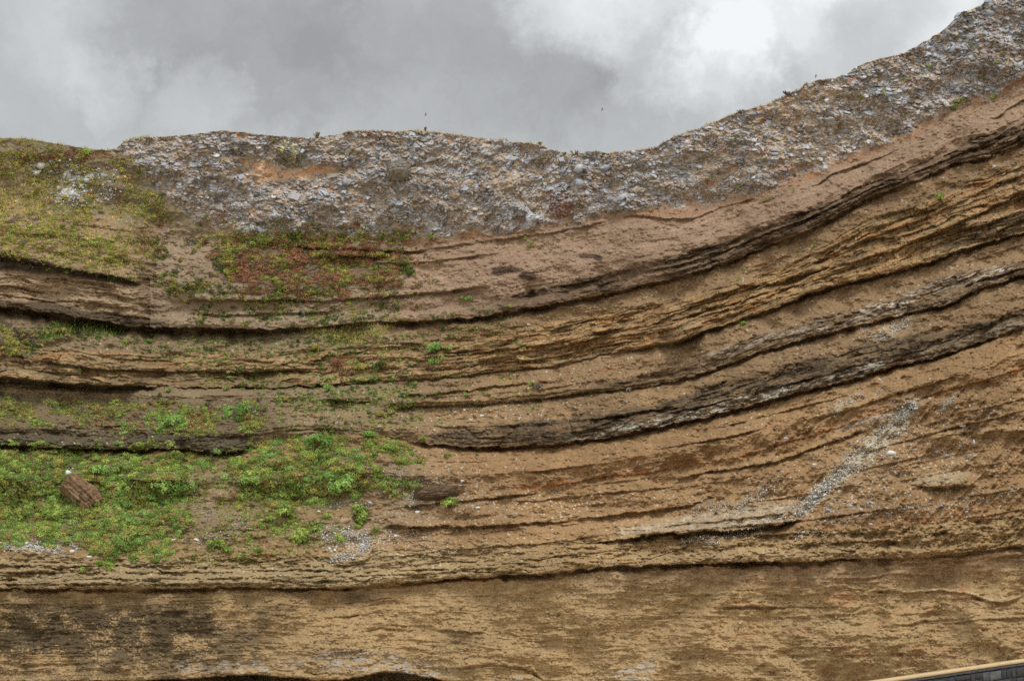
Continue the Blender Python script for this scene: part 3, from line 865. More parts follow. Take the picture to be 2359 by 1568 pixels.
def leaf_mat(name, gain):
    m, nt, b = nodes(name)
    a = nt.nodes.new('ShaderNodeAttribute')
    a.attribute_name = 'Col'
    out, nz = add_noise_tint(nt, a.outputs['Color'], 2.2, .85 * gain, 1.15 * gain)
    nt.links.new(out, b.inputs['Base Color'])
    b.inputs['Roughness'].default_value = .7
    tr = nt.nodes.new('ShaderNodeBsdfTranslucent')
    nt.links.new(out, tr.inputs['Color'])
    mx = nt.nodes.new('ShaderNodeMixShader')
    mx.inputs[0].default_value = .4
    nt.links.new(b.outputs[0], mx.inputs[1])
    nt.links.new(tr.outputs[0], mx.inputs[2])
    nt.links.new(mx.outputs[0], nt.nodes['Material Output'].inputs['Surface'])
    return m


M_leaf = leaf_mat('leaf', 1.55)
M_grass = leaf_mat('dry_grass', 1.6)
M_rock = attr_mat('pale_rock', 9., .75, 1.25, .01, .9)


def inpoly(px, py, poly):
    p = np.array(poly, float).reshape(-1, 2)
    r = np.zeros(px.shape, bool)
    j = len(p) - 1
    for i in range(len(p)):
        c = ((p[i, 1] > py) != (p[j, 1] > py)) & (px < (p[j, 0] - p[i, 0]) * (py - p[i, 1]) / (p[j, 1] - p[i, 1] + 1e-9) + p[i, 0])
        r ^= c
        j = i
    return r


def scatter(poly, n, wob=16, clump=70, thr=-9., seed=0):
    p = np.array(poly, float).reshape(-1, 2)
    lo_, hi_ = p.min(0) - wob, p.max(0) + wob
    x = NP.uniform(lo_[0], hi_[0], n * 4)
    y = NP.uniform(lo_[1], hi_[1], n * 4)
    ok = inpoly(x + wob * noise(x / 30, y / 24, 601 + seed) + .4 * wob * noise(x / 9, y / 8, 603 + seed), y + wob * noise(x / 30, y / 24, 602 + seed), poly)
    ok &= fbm(x / clump, y / clump * 1.4, 3, 610 + seed) > thr
    x, y = x[ok][:n], y[ok][:n]
    return x, y


CUSH = []          # per stuff object: cushions (x, y, r, palette)


def cushion_leaves(x, y, r, pal, per=1.0, lsz=2.5, lift=.55):
    """rounded cushions of small leaves sitting on the surface"""
    out = []
    base = surf(x, y).astype(float)
    nr = normal(x, y).astype(float)
    up = nr * .55 + np.array([0, -.1, .6])
    up /= np.linalg.norm(up, axis=1, keepdims=True)
    mp = mpp(x, y)
    k = np.maximum(5, (r * r * .95 * per)).astype(int)
    ii = np.repeat(np.arange(len(x)), k)
    n = len(ii)
    d = NP.normal(size=(n, 3))
    d /= np.linalg.norm(d, axis=1, keepdims=True)
    dn = (d * up[ii]).sum(1, keepdims=True)
    d = np.where(dn < -.15, d - 2 * dn * up[ii], d)
    dn = (d * up[ii]).sum(1, keepdims=True)
    rad = (r * mp)[ii][:, None] * NP.uniform(.62, 1.05, (n, 1))
    cen = base[ii] + (d - up[ii] * dn * (1 - lift)) * rad
    # the cushion's own tone, a leaf's own tone, paler towards the top
    tone = pal[np.arange(len(pal)) % len(pal)] if False else pal
    ci = NP.integers(0, len(pal), len(x))
    alt = NP.integers(0, len(pal), n)
    use = np.where(NP.random(n) < .3, alt, ci[ii])
    col = pal[use] * NP.uniform(.68, 1.25, (len(x), 1))[ii] * NP.uniform(.88, 1.12, (n, 1))
    return leaves(cen, d, lsz * mp[ii] * NP.uniform(.7, 1.3, n), col)


def cushions(poly, n, rmin, rmax, mix, seed=0, thr=-9., wob=16, clump=70, per=1., lsz=2.5):
    x, y = scatter(poly, n, wob, clump, thr, seed)
    r = rmin + (rmax - rmin) * NP.random(len(x)) ** 2.2
    names = list(mix)
    # the kinds grow in patches
    patch = np.stack([fbm(x / 60, y / 40, 3, 700 + seed + 31 * i) * .9 + math.log(mix[k] + 1e-6) * .55 + NP.normal(size=len(x)) * .22 for i, k in enumerate(names)])
    which = patch.argmax(0)
    out = []
    for i, k in enumerate(names):
        m = which == i
        if m.sum():
            out.append(cushion_leaves(x[m], y[m], r[m], PAL[k], per, lsz))
    return out


def grasses(poly, n, hmin, hmax, mix, seed=0, thr=-9., wob=10, w=1.0, lean=.45, clump=50):
    x, y = scatter(poly, n, wob, clump, thr, seed)
    m = len(x)
    mp = mpp(x, y)
    up = np.array([0, -.15, 1.]) + NP.normal(size=(m, 3)) * np.array([lean, lean, .1])
    up /= np.linalg.norm(up, axis=1, keepdims=True)
    names = list(mix)
    pr = np.array([mix[k] for k in names])
    wi = NP.choice(len(names), m, p=pr / pr.sum())
    col = np.stack([PAL[names[i]][NP.integers(0, len(PAL[names[i]]))] for i in wi]) * NP.uniform(.75, 1.25, (m, 1))
    return [blades(surf(x, y).astype(float), up, NP.uniform(hmin, hmax, m) * mp, w * mp * NP.uniform(.6, 1.4, m), col)]


def stuff(name, parts, label, cat, mat=None):
    v, f_, c = join_parts(parts)
    o = link(name, tri_mesh(name, v, f_, c), mat or M_leaf)
    return tag(o, label, cat, kind='stuff')


G1 = (-380, 1035, 0, 1030, 120, 1027, 240, 1032, 290, 1022, 420, 1040, 488, 1052, 498, 1066, 455, 1080, 440, 1110, 432, 1135, 432, 1190, 404, 1230, 412, 1262, 380, 1288,
      330, 1284, 250, 1288, 205, 1272, 165, 1255, 60, 1244, 0, 1246, -380, 1250)
G2 = (520, 1122, 536, 1060, 560, 1040, 600, 1020, 655, 1000, 720, 995, 785, 1003, 800, 1030, 828, 1045, 842, 1090, 846, 1135, 800, 1150, 760, 1150, 740, 1166, 650, 1176, 560, 1158)
G3 = (592, 1192, 640, 1177, 690, 1182, 728, 1215, 730, 1240, 698, 1254, 640, 1248, 602, 1232)
stuff('ground_cover', cushions(G1, 4200, 3, 14, {'green': 1., 'euphorbia': .6, 'olive': .6, 'grey': .04, 'straw': .05}, 1, lsz=2.6, wob=34, thr=-.6) +
      cushions(G1, 2200, 2, 5, {'green': 1., 'olive': .9, 'straw': .15}, 2, lsz=2.3),
      'dense green ground cover on the slope around the tilted boulder', 'ground cover')
stuff('ground_cover', cushions(G2, 900, 4, 15, {'green': 1., 'euphorbia': .7, 'olive': .9, 'heather': .08}, 3, lsz=2.6, wob=30, thr=-.4) +
      cushions(G2, 500, 2, 5, {'green': .8, 'olive': 1., 'heather': .12}, 4, lsz=2.3) +
      cushions(G3, 130, 3, 11, {'green': 1., 'euphorbia': .4, 'olive': .6}, 5),
      'green mat of low plants right of the bare gully in the slope', 'ground cover')
SP1 = (430, 1040, 560, 1030, 600, 1300, 400, 1290)
SP2 = (820, 1000, 940, 1010, 985, 1070, 960, 1130, 860, 1160, 840, 1060)
SP3 = (560, 1150, 760, 1150, 800, 1230, 740, 1280, 560, 1290)
stuff('undergrowth', cushions(SP1, 1000, 1.5, 6, {'green': 1., 'olive': .9, 'grey': .4, 'heather': .15}, 6) + cushions(SP2, 700, 2, 8, {'green': 1., 'olive': .8}, 7, .0) +
      cushions(SP3, 480, 1.5, 5.5, {'green': 1., 'olive': .6}, 8), 'thin scattered undergrowth between the green mats and white stones', 'undergrowth')
GU = (-380, 300, 0, 318, 100, 326, 210, 344, 262, 350, 300, 385, 360, 440, 400, 500, 350, 560, 318, 640, 220, 615, 100, 600, 0, 574, -380, 556)
stuff('grass', cushions(GU, 5200, 2.5, 9, {'olive': 1., 'straw': .3, 'heather': .30, 'green': .35, 'grey': .3}, 11, thr=-.16, per=.9, lsz=2.3, wob=40) +
      cushions((150, 345, 262, 350, 280, 372, 170, 368, 60, 390, 50, 360), 200, 2, 7, {'heather': 1., 'olive': .1}, 12, lsz=2.2) +
      grasses(GU, 11000, 4, 11, {'olive': 1.2, 'straw': .7}, 13, thr=-.25, w=1.1, wob=36) +
      grasses((-380, 380, 0, 400, 40, 370, 110, 400, 120, 470, 60, 500, -380, 480), 3500, 6, 15, {'straw': 1, 'olive': .25}, 14, w=1.2) +
      cushions((0, 480, 200, 520, 320, 600, 250, 612, 100, 590, 0, 566), 420, 3, 9, {'olive': 1., 'green': .5, 'grey': .12}, 15, lsz=2.3),
      'olive and straw-coloured grass covering the shoulder at upper left', 'grass', M_grass)
HE = (505, 566, 560, 552, 640, 548, 760, 546, 900, 548, 945, 580, 952, 640, 905, 664, 800, 676, 700, 682, 600, 674, 540, 652, 508, 612)
stuff('heather', cushions(HE, 2600, 3, 11, {'olive': 1., 'heather': 1.1, 'dark': .5, 'green': .25, 'straw': .06}, 21, per=1.0, lsz=2.3, wob=46, thr=-.3) +
      cushions((580, 552, 760, 546, 945, 556, 945, 610, 880, 600, 760, 572, 600, 580), 260, 3, 10, {'heather': 1., 'olive': .3}, 22, lsz=2.2, wob=34, thr=-.1) +
      cushions((430, 530, 1010, 530, 1020, 690, 900, 720, 430, 700), 700, 1.5, 7, {'olive': 1., 'heather': .6, 'dark': .7, 'grey': .4}, 24, thr=.02, clump=45, wob=30) +
      cushions((510, 548, 640, 536, 760, 540, 700, 560, 580, 572, 512, 590), 260, 3, 9, {'olive': 1., 'green': .8}, 23),
      'red-brown heather and olive scrub hanging over the ledge', 'heather')
MB = (-380, 900, 0, 908, 200, 916, 330, 930, 500, 925, 620, 930, 615, 985, 540, 1000, 430, 1000, 300, 985, 0, 975, -380, 970)
stuff('scrub', cushions(MB, 2600, 2.5, 9, {'olive': 1., 'green': .7, 'heather': .35, 'grey': .5, 'euphorbia': .15}, 31, thr=-.2, lsz=2.3) +
      cushions((205, 960, 300, 950, 330, 975, 300, 1000, 240, 996), 90, 3, 9, {'heather': .9, 'euphorbia': .8}, 32) +
      cushions((320, 965, 360, 950, 420, 950, 440, 985, 400, 1000, 340, 992), 90, 4, 11, {'euphorbia': 1., 'green': .3}, 33) +
      cushions((520, 935, 560, 930, 590, 950, 580, 970, 540, 970, 520, 958), 50, 4, 10, {'euphorbia': 1., 'green': .3}, 34) +
      cushions((420, 960, 480, 945, 490, 985, 440, 1000), 50, 3, 8, {'heather': 1.}, 35),
      'olive and reddish scrub band above the smooth grey bed', 'scrub')
stuff('tall_grass', grasses((690, 746, 800, 742, 925, 738, 915, 756, 860, 790, 790, 792, 740, 772, 690, 768), 1100, 5, 14, {'olive': 1, 'straw': .7, 'green': .5}, 41, w=1.2) +
      cushions((690, 762, 900, 750, 880, 785, 800, 796, 720, 775), 110, 2, 6, {'olive': 1., 'green': .5}, 42),
      'tall yellowish grass growing under the black overhang', 'grass', M_grass)
stuff('tall_grass', grasses((95, 750, 180, 742, 285, 752, 285, 775, 180, 770, 95, 775), 900, 5, 13, {'dark': 1, 'green': .8}, 43, w=1.4) +
      cushions((75, 765, 130, 752, 280, 752, 280, 776, 130, 775, 80, 782), 170, 2, 7, {'dark': 1., 'green': .9}, 44),
      'dark green grass in the shade below the overhang at left', 'grass')
stuff('ledge_plants', cushions((330, 540, 520, 545, 520, 690, 340, 690), 800, 1.5, 7, {'olive': 1., 'dark': .8, 'heather': .4, 'grey': .6}, 51, thr=.02) +
      cushions((430, 650, 960, 665, 940, 742, 700, 750, 430, 745), 1000, 1.5, 7, {'dark': 1., 'olive': .8, 'grey': .4, 'heather': .2}, 52, thr=.02, clump=40) +
      cushions((280, 770, 960, 770, 960, 960, 640, 930, 280, 800), 1500, 1.6, 7, {'green': .9, 'olive': .4, 'dark': 1.2}, 53) +
      cushions((760, 800, 880, 790, 920, 860, 860, 890, 770, 880), 190, 2, 8, {'heather': 1., 'green': .8, 'dark': .5, 'grey': .3}, 54) +
      cushions((0, 745, 75, 760, 100, 800, 40, 830, 0, 800), 260, 2, 9, {'olive': 1, 'dark': .6, 'grey': .5}, 55) +
      cushions((640, 900, 960, 890, 980, 985, 640, 990), 700, 1.6, 6.5, {'green': 1., 'olive': .5, 'dark': .8, 'grey': .4}, 56) +
      cushions((960, 720, 1180, 700, 1180, 780, 960, 790), 220, 1.6, 6, {'green': 1., 'dark': .9}, 57) +
      cushions((960, 790, 1200, 780, 1260, 940, 960, 990), 300, 1.4, 5.5, {'green': 1., 'dark': .9}, 58) +
      cushions((430, 500, 980, 530, 970, 560, 500, 560), 420, 1.3, 6, {'olive': 1., 'green': .9}, 59) +
      cushions((-380, 740, 300, 760, 300, 900, -380, 900), 420, 1.3, 5, {'dark': 1., 'olive': .8, 'grey': .6}, 60, thr=.0) +
      cushions((0, 560, 330, 600, 335, 660, 250, 645, 0, 600), 260, 2, 7, {'olive': 1., 'grey': .8, 'dark': .4}, 61),
      'small dark plants dotted over the middle ledges at left', 'plants')
# dry grass along the skyline
sg = []
for x0, x1, n, hm, mix in ((-380, 262, 420, 9, {'olive': 1, 'straw': .6, 'heather': .3}), (284, 345, 260, 11, {'olive': 1, 'straw': .5}), (345, 400, 60, 5, {'straw': 1, 'heather': .5}),
                           (560, 700, 300, 5, {'heather': 1, 'straw': .4}), (790, 925, 420, 6, {'heather': 1, 'olive': .6, 'straw': .2}), (925, 1170, 330, 9, {'straw': 1, 'olive': .6}),
                           (1180, 1255, 110, 8, {'olive': 1, 'straw': .6}), (1280, 1350, 120, 9, {'olive': 1, 'straw': .5}), (1400, 1515, 330, 7, {'heather': .8, 'straw': .8}),
                           (1515, 1790, 420, 9, {'straw': 1, 'grey': .8, 'olive': .4}), (1780, 1860, 420, 10, {'grey': 1, 'straw': .3}), (1860, 2200, 120, 6, {'straw': 1, 'grey': .6})):
    x = NP.uniform(x0, x1, n)
    y = np.interp(x, gx, keys[0]) + NP.uniform(.5, 5, n)
    mp = mpp(x, y)
    up = np.array([0, -.05, 1.]) + NP.normal(size=(n, 3)) * np.array([.4, .3, .1])
    up /= np.linalg.norm(up, axis=1, keepdims=True)
    nm_ = list(mix)
    pr = np.array([mix[k] for k in nm_])
    wi = NP.choice(len(nm_), n, p=pr / pr.sum())
    col = np.stack([PAL[nm_[i]][NP.integers(0, 3)] for i in wi]) * NP.uniform(.7, 1.2, (n, 1))
    sg.append(blades(surf(x, y).astype(float), up, NP.uniform(.35, 1, n) ** 1.3 * hm * mp, .8 * mp, col))
    if hm < 8:
        xx_ = NP.uniform(x0, x1, n // 5)
        yy_ = np.interp(xx_, gx, keys[0]) + NP.uniform(0, 6, n // 5)
        sg.append(cushion_leaves(xx_, yy_, NP.uniform(2, 4.5, n // 5), PAL[nm_[0]], 1, 2.2))
stuff('dry_grass', sg, 'wispy dry grass and heather fringe along the cliff skyline', 'grass', M_grass)

# ------------------------------------------------------------------ shrubs one can count
ORD = ['', 'first', 'second', 'third', 'fourth', 'fifth', 'sixth', 'seventh', 'eighth', 'ninth', 'tenth', 'eleventh', 'twelfth', 'thirteenth', 'fourteenth', 'fifteenth',
       'sixteenth', 'seventeenth', 'eighteenth', 'nineteenth', 'twentieth', 'twenty-first', 'twenty-second', 'twenty-third', 'twenty-fourth', 'twenty-fifth', 'twenty-sixth',
       'twenty-seventh', 'twenty-eighth', 'twenty-ninth', 'thirtieth']


def zone(x, y):
    r, c = idx_of(x, y)
    L = int(layer[r, c])
    if L == 0:
        return 'on the grassy shoulder at upper left' if x < 400 else 'in the grey rubble below the middle skyline' if x < 1500 else 'on the rubble slope at upper right'
    if L == 1:
        return 'beside the ledge of red heather' if x < 1010 else 'on the pinkish bed under the rubble'
    if L == 2:
        return 'under the black overhang at left' if x < 900 else 'on the bank beneath the long dark ledge'
    if L == 3:
        return 'above the olive scrub band' if x < 740 else 'on the middle bank below the thin beds'
    if L == 4:
        return 'in the earth above the green slope' if x < 960 else 'just above the thick dark bed'
    if L in (5, 6):
        return 'on the wide slope of green mats' if x < 760 else 'among white stones beside the green slope'
    return 'on the crumbling edge above the lower wall'


def lobes_mesh(name, seed, pal, nl, leaf=.2, spread=.62, per=34, tall=1.):
    g = np.random.default_rng(seed)
    parts = []
    for i in range(nl):
        a = g.uniform(0, 6.28)
        rr = spread * math.sqrt(g.uniform(0, 1)) if nl > 1 else 0
        c = np.array([rr * math.cos(a), rr * math.sin(a), g.uniform(.15, .62) * tall * (1 - .5 * rr)])
        lr = g.uniform(.3, .5) if nl > 1 else .75
        n = int(per * (lr / .4) ** 2)
        d = g.normal(size=(n, 3))
        d /= np.linalg.norm(d, axis=1, keepdims=True)
        d[:, 2] = np.where(d[:, 2] < -.3, -d[:, 2], d[:, 2])
        col = pal[g.integers(0, len(pal))] * g.uniform(.8, 1.2) * g.uniform(.78, 1.22, (n, 1)) * np.ones((n, 3))
        parts.append(leaves(c + d * lr * g.uniform(.7, 1.05, (n, 1)), d, g.uniform(.7, 1.3, n) * leaf, col))
    v, f_, c = join_parts(parts)
    return tri_mesh(name, v, f_, c)


def stem_mesh(seed):
    g = random.Random(seed)
    vs, fs = [], []
    for i in range(6):
        a = g.uniform(0, 6.28)
        tip = Vector((.5 * math.cos(a), .5 * math.sin(a), g.uniform(.35, .7)))
        b = Vector((0, 0, -.2))
        s_ = tip.cross(Vector((0, 0, 1))).normalized()
        t_ = tip.cross(s_).normalized()
        o = len(vs)
        for k, (w, tt) in enumerate(((.07, 0), (.05, .5), (.02, 1))):
            p = b.lerp(tip, tt)
            for q_ in range(4):
                an = q_ * math.pi / 2
                vs.append(p + (s_ * math.cos(an) + t_ * math.sin(an)) * w)
        for k in range(2):
            for q_ in range(4):
                fs.append((o + k * 4 + q_, o + k * 4 + (q_ + 1) % 4, o + k * 4 + 4 + (q_ + 1) % 4, o + k * 4 + 4 + q_))
    return tri_mesh('stem', np.array([tuple(v) for v in vs]), np.array(fs))


M_stem = solid_mat('woody_stem', alb(96, 78, 60), 12, .7, 1.3)
VAR = {}
for ki, k in enumerate(PAL):
    VAR[k] = ([lobes_mesh('foliage', 40 + ki * 10 + j, PAL[k], 3, .26, .4, 15) for j in range(3)],
              [lobes_mesh('foliage', 140 + ki * 10 + j, PAL[k], 10, .15, .72, 46) for j in range(3)])
STEM = [stem_mesh(i) for i in range(3)]
CN = {'green': 'green', 'euphorbia': 'blue-green', 'olive': 'olive', 'straw': 'straw-coloured', 'heather': 'reddish', 'grey': 'dry grey', 'dark': 'dark green'}

SHR = {
    'green': '''974 1011 9;902 1033 14;874 1082 13;1032 1049 9;822 1178 28;829 1200 16;1035 1160 22;785 1240 14;867 1220 11;864 1237 6;882 1218 5;657 1183 24;694 1238 24;
752 1189 11;899 1100 9;919 1080 5;922 1064 12;964 1124 7;980 1124 8;977 1165 5;964 1079 6;724 1220 10;597 1268 10;592 1279 5;720 1263 5;495 1255 20;522 1266 17;555 1283 9;
195 1312 11;230 1300 12;310 1285 11;362 1293 9;385 1288 8;948 963 6;967 962 6;978 916 7;918 900 6;947 928 6;1073 908 8;1143 891 6;1113 907 5;1067 763 6;1039 773 7;1130 747 4;
922 831 8;947 841 6;342 786 9;282 798 7;285 787 8;384 796 7;475 888 7;520 896 10;386 901 9;1226 885 9;1290 875 7;1335 866 5;1196 792 6;1185 782 4;1206 802 5;1376 807 4;
1551 666 6;1518 690 4;1714 746 9;1701 742 6;1363 913 4;1430 905 4;1321 723 5;1299 727 4;1269 730 4;1364 725 4;1408 708 4;1412 492 6;1317 552 5;1424 540 4;1222 563 9;1209 552 8;
1674 493 5;1702 430 7;1766 457 4;1714 627 5;1700 644 5;2164 454 15;2183 442 4;1826 442 6;1873 568 7;1836 578 5;2285 361 10;1772 456 5;2191 245 13;2204 235 9;2289 224 9;2085 269 7;
2056 286 8;2075 328 5;2039 210 8;2029 222 6;2090 182 7;2139 151 7;2055 181 6;2014 242 5;2238 105 7;2290 141 7;994 544 9;872 541 9;1030 583 3;847 491 3;197 352 14;154 377 6;
156 421 6;187 418 5;142 613 10;115 620 6;1549 798 6;1544 815 4;1635 459 4;820 1212 9;880 1040 7;905 1050 6;858 1025 8''',
    'euphorbia': '1003 806 23;1008 828 19;1032 803 10;1075 687 13;850 1003 17;787 1113 34;757 896 13;380 1118 30;232 861 5;182 852 6;1068 690 7;560 945 22;395 975 24;225 1085 24;735 1018 26;560 1105 20',
    'dark': '879 840 15;1331 832 6;1099 1050 6;942 631 11;1048 677 7;319 825 7;191 803 5;332 863 5;650 701 8;677 771 7;687 786 6;562 848 5;580 798 8;979 593 4;958 573 5;1195 544 5;1353 537 4;2021 407 6;475 935 8;366 910 8',
    'olive': '660 922 10;773 923 7;877 955 11;898 950 8;1089 755 9;983 793 6;832 848 14;505 810 7;260 1357 6;2221 228 11;2042 311 7;1984 225 10;1895 230 8;2308 125 8;1953 318 6;753 538 9;659 533 8;32 791 12;60 786 10;140 761 13;625 324 7;149 458 9;87 403 7;2262 180 8;730 800 12;805 778 10',
    'heather': '367 516 9;360 500 7;780 838 16;812 860 12;790 862 10;645 1065 9;540 1140 8;365 575 9;475 555 10',
    'grey': '1439 482 6;1604 484 5;1657 457 6;2060 307 9;1216 829 9;1240 890 9;1450 900 8;60 820 8;1555 690 8',
}
items = []
for k, txt in SHR.items():
    for it in txt.replace('\n', '').split(';'):
        x, y, r = map(float, it.split())
        items.append([x, y, r, k])
seen_kind = {}
for it in items:
    x, y, r, k = it
    z = zone(x, y)
    size = 'tiny' if r < 5 else 'small' if r < 9 else 'medium' if r < 15 else 'large'
    it += [z, size]
cnt = {}
for it in sorted(items, key=lambda i: i[0]):
    cnt.setdefault((it[3], it[4], it[5]), []).append(it)
lab = {}
for key, lst in cnt.items():
    for n, it in enumerate(lst):
        word = 'shrub' if it[2] >= 9 else 'tuft'
        t_ = f"{it[5]} {CN[it[3]]} {word} {it[4]}"
        if len(lst) > 1:
            t_ += f", {ORD[n + 1]} from the left" if n < len(lst) - 1 or n > 28 else ', rightmost such'
            if n == 0:
                t_ = t_.replace('first from the left', 'leftmost such')
        lab[id(it)] = t_
M_of = M_leaf


def orient(nrm, roll):
    z_ = (Vector(nrm) * .5 + Vector((0, -.05, .75))).normalized()
    return z_.to_track_quat('Z', 'Y') @ Matrix.Rotation(roll, 3, 'Z').to_quaternion()


for it in items:
    x, y, r, k = it[:4]
    p, n = Vector(surf(x, y + r * .35)), Vector(normal(x, y + r * .35))
    sc_ = float(r * mpp(x, y)) * (1.55 if r < 9 else 1.22)
    q4 = orient(n, R.uniform(0, 6.28))
    small = r < 9
    me = R.choice(VAR[k][0 if small else 1])
    dims = Vector((sc_ * R.uniform(.92, 1.12), sc_ * R.uniform(.85, 1.05), sc_ * R.uniform(.85, 1.1)))
    if small:
        o = link('plant_tuft', me, M_leaf)
        tag(o, lab[id(it)], 'plant', 'small plants dotted over the cliff')
    else:
        o = link('shrub', None)
        fo = link('foliage', me, M_leaf, o)
        link('stem', R.choice(STEM), M_stem, o)
        tag(o, lab[id(it)], 'shrub', 'shrubs rooted on the cliff')
    o.location = p + n * sc_ * .05
    o.rotation_mode = 'QUATERNION'
    o.rotation_quaternion = q4
    o.scale = dims


# plants standing against the sky
def sky_plant(name, x, y, h, w, kind, label, seed, forks=7, heads=True):
    g = np.random.default_rng(seed)
    root = link(name, None)
    root.location = Vector(surf(x, y + 2))
    m = float(mpp(x, y))
    tips, vs, fs = [], [], []
    for i in range(forks):
        a = g.uniform(0, 6.28)
        ex = g.uniform(.25, 1) * w * .5 * m
        tips.append((Vector((0, 0, -.05)), Vector((ex * math.cos(a), ex * math.sin(a) * .6, g.uniform(.6, 1) * h * m))))
    for b, t_ in tips:
        bend = b.lerp(t_, .5) + Vector((0, 0, -.08 * h * m))
        o = len(vs)
        for p_, w_ in ((b, .08), (bend, .06), (t_, .035)):
            for an in (0, 2.1, 4.2):
                vs.append(p_ + Vector((math.cos(an) * w_, math.sin(an) * w_, 0)))
        for kx in range(2):
            for q_ in range(3):
                fs.append((o + kx * 3 + q_, o + kx * 3 + (q_ + 1) % 3, o + kx * 3 + 3 + (q_ + 1) % 3, o + kx * 3 + 3 + q_))
    link('stem', tri_mesh('stem', np.array([tuple(v) for v in vs]), np.array(fs)), M_stem, root)
    parts = []
    for b, t_ in tips:
        n = 16
        d = g.normal(size=(n, 3))
        d /= np.linalg.norm(d, axis=1, keepdims=True)
        sz = (2.0 if heads else 1.4) * m
        cc_ = np.array(t_)[None, :] * g.uniform(.45 if heads else .3, 1., (n, 1)) + d * sz * .8
        parts.append(leaves(cc_, d, np.full(n, sz * .9), PAL[kind][g.integers(0, len(PAL[kind]), n)] * g.uniform(.8, 1.15, (n, 1))))
    v, f_, c = join_parts(parts)
    link('foliage', tri_mesh('foliage', v, f_, c), M_leaf, root)
    tag(root, label, 'plant', 'plants standing on the skyline')


sky_plant('skyline_bush', 730, 317, 19, 18, 'olive', 'yellow-green branching bush standing alone on the skyline left of centre', 1, 9)
sky_plant('thistle', 980, 300, 14, 10, 'grey', 'thin pale thistle on the middle crest under the leftmost bird', 2, 4)
sky_plant('skyline_bush', 1708, 260, 11, 30, 'grey', 'rounded grey-brown bush on the rising skyline at right', 3, 22, False)
sky_plant('skyline_bush', 1325, 356, 14, 26, 'olive', 'yellow-green leafy bush in the skyline dip', 4, 10, False)
sky_plant('skyline_bush', 1301, 354, 7, 12, 'grey', 'small greyish bush at the left edge of the skyline dip', 5, 6, False)
sky_plant('skyline_bush', 1243, 331, 9, 14, 'green', 'green tuft where the skyline starts down into the dip', 6, 9, False)
sky_plant('skyline_bush', 1818, 218, 12, 34, 'grey', 'straggly dry grey bush leaning along the rising skyline', 7, 22, False)

# ------------------------------------------------------------------ rocks
import bmesh


def hull(seed, n=16, flat=1., box=.0):
    g = random.Random(seed)
    bm = bmesh.new()
    for i in range(n):
        v = Vector((g.gauss(0, 1), g.gauss(0, 1), g.gauss(0, 1))).normalized()
        if box:
            mxx = max(abs(v.x), abs(v.y), abs(v.z))
            v = v.lerp(v / mxx * .8, box)
        v *= g.uniform(.82, 1.08)
        bm.verts.new((v.x, v.y, v.z * flat))
    r = bmesh.ops.convex_hull(bm, input=bm.verts)
    bmesh.ops.delete(bm, geom=list({e for e in r['geom_interior'] + r['geom_unused'] if isinstance(e, bmesh.types.BMVert)}), context='VERTS')
    bmesh.ops.recalc_face_normals(bm, faces=bm.faces)
    vs = np.array([tuple(v.co) for v in bm.verts])
    bm.verts.index_update()
    fs = np.array([[v.index for v in f_.verts] for f_ in bm.faces])
    bm.free()
    return vs, fs


HULLS = [hull(i, 14 + i % 6, 1, .6 * (i % 2)) for i in range(14)]
HULL_S = [hull(60 + i, 9, 1, .3) for i in range(10)]
GREYS = np.array([alb(*c) for c in ((184, 186, 188), (162, 165, 168), (138, 140, 143), (204, 203, 200), (172, 162, 146), (150, 132, 108), (116, 118, 120))])


def rock_mesh(i, tint):
    v, f_ = HULLS[i]
    v = v.copy()
    c = np.repeat(tint[None, :], len(v), 0) * np.random.default_rng(i).uniform(.85, 1.12, (len(v), 1))
    return tri_mesh('stone', v, f_, c)


TINTS = {'pale': alb(180, 184, 190), 'grey': alb(154, 158, 164), 'dark': alb(112, 114, 116), 'tan': alb(172, 146, 112), 'white': alb(214, 212, 206), 'brown': alb(140, 104, 74)}
RM = {k: [rock_mesh(i, t_) for i in range(len(HULLS))] for k, t_ in TINTS.items()}


def put_rock(name, x, y, rx2, ry2, tint, label, cat, group, rot=None, sink=.15, depth_=None):
    p, n, m = Vector(surf(x, y)), Vector(normal(x, y)), float(mpp(x, y))
    o = link(name, R.choice(RM[tint]), M_rock)
    o.location = p - n * min(rx2, ry2) * m * sink
    a = math.radians(rot if rot is not None else R.uniform(-30, 30))
    o.rotation_euler = (R.uniform(-.35, .35), a, R.uniform(-.35, .35))
    o.scale = (rx2 * m, (depth_ or (rx2 + ry2) * .5) * m, ry2 * m)
    return tag(o, label, cat, group)


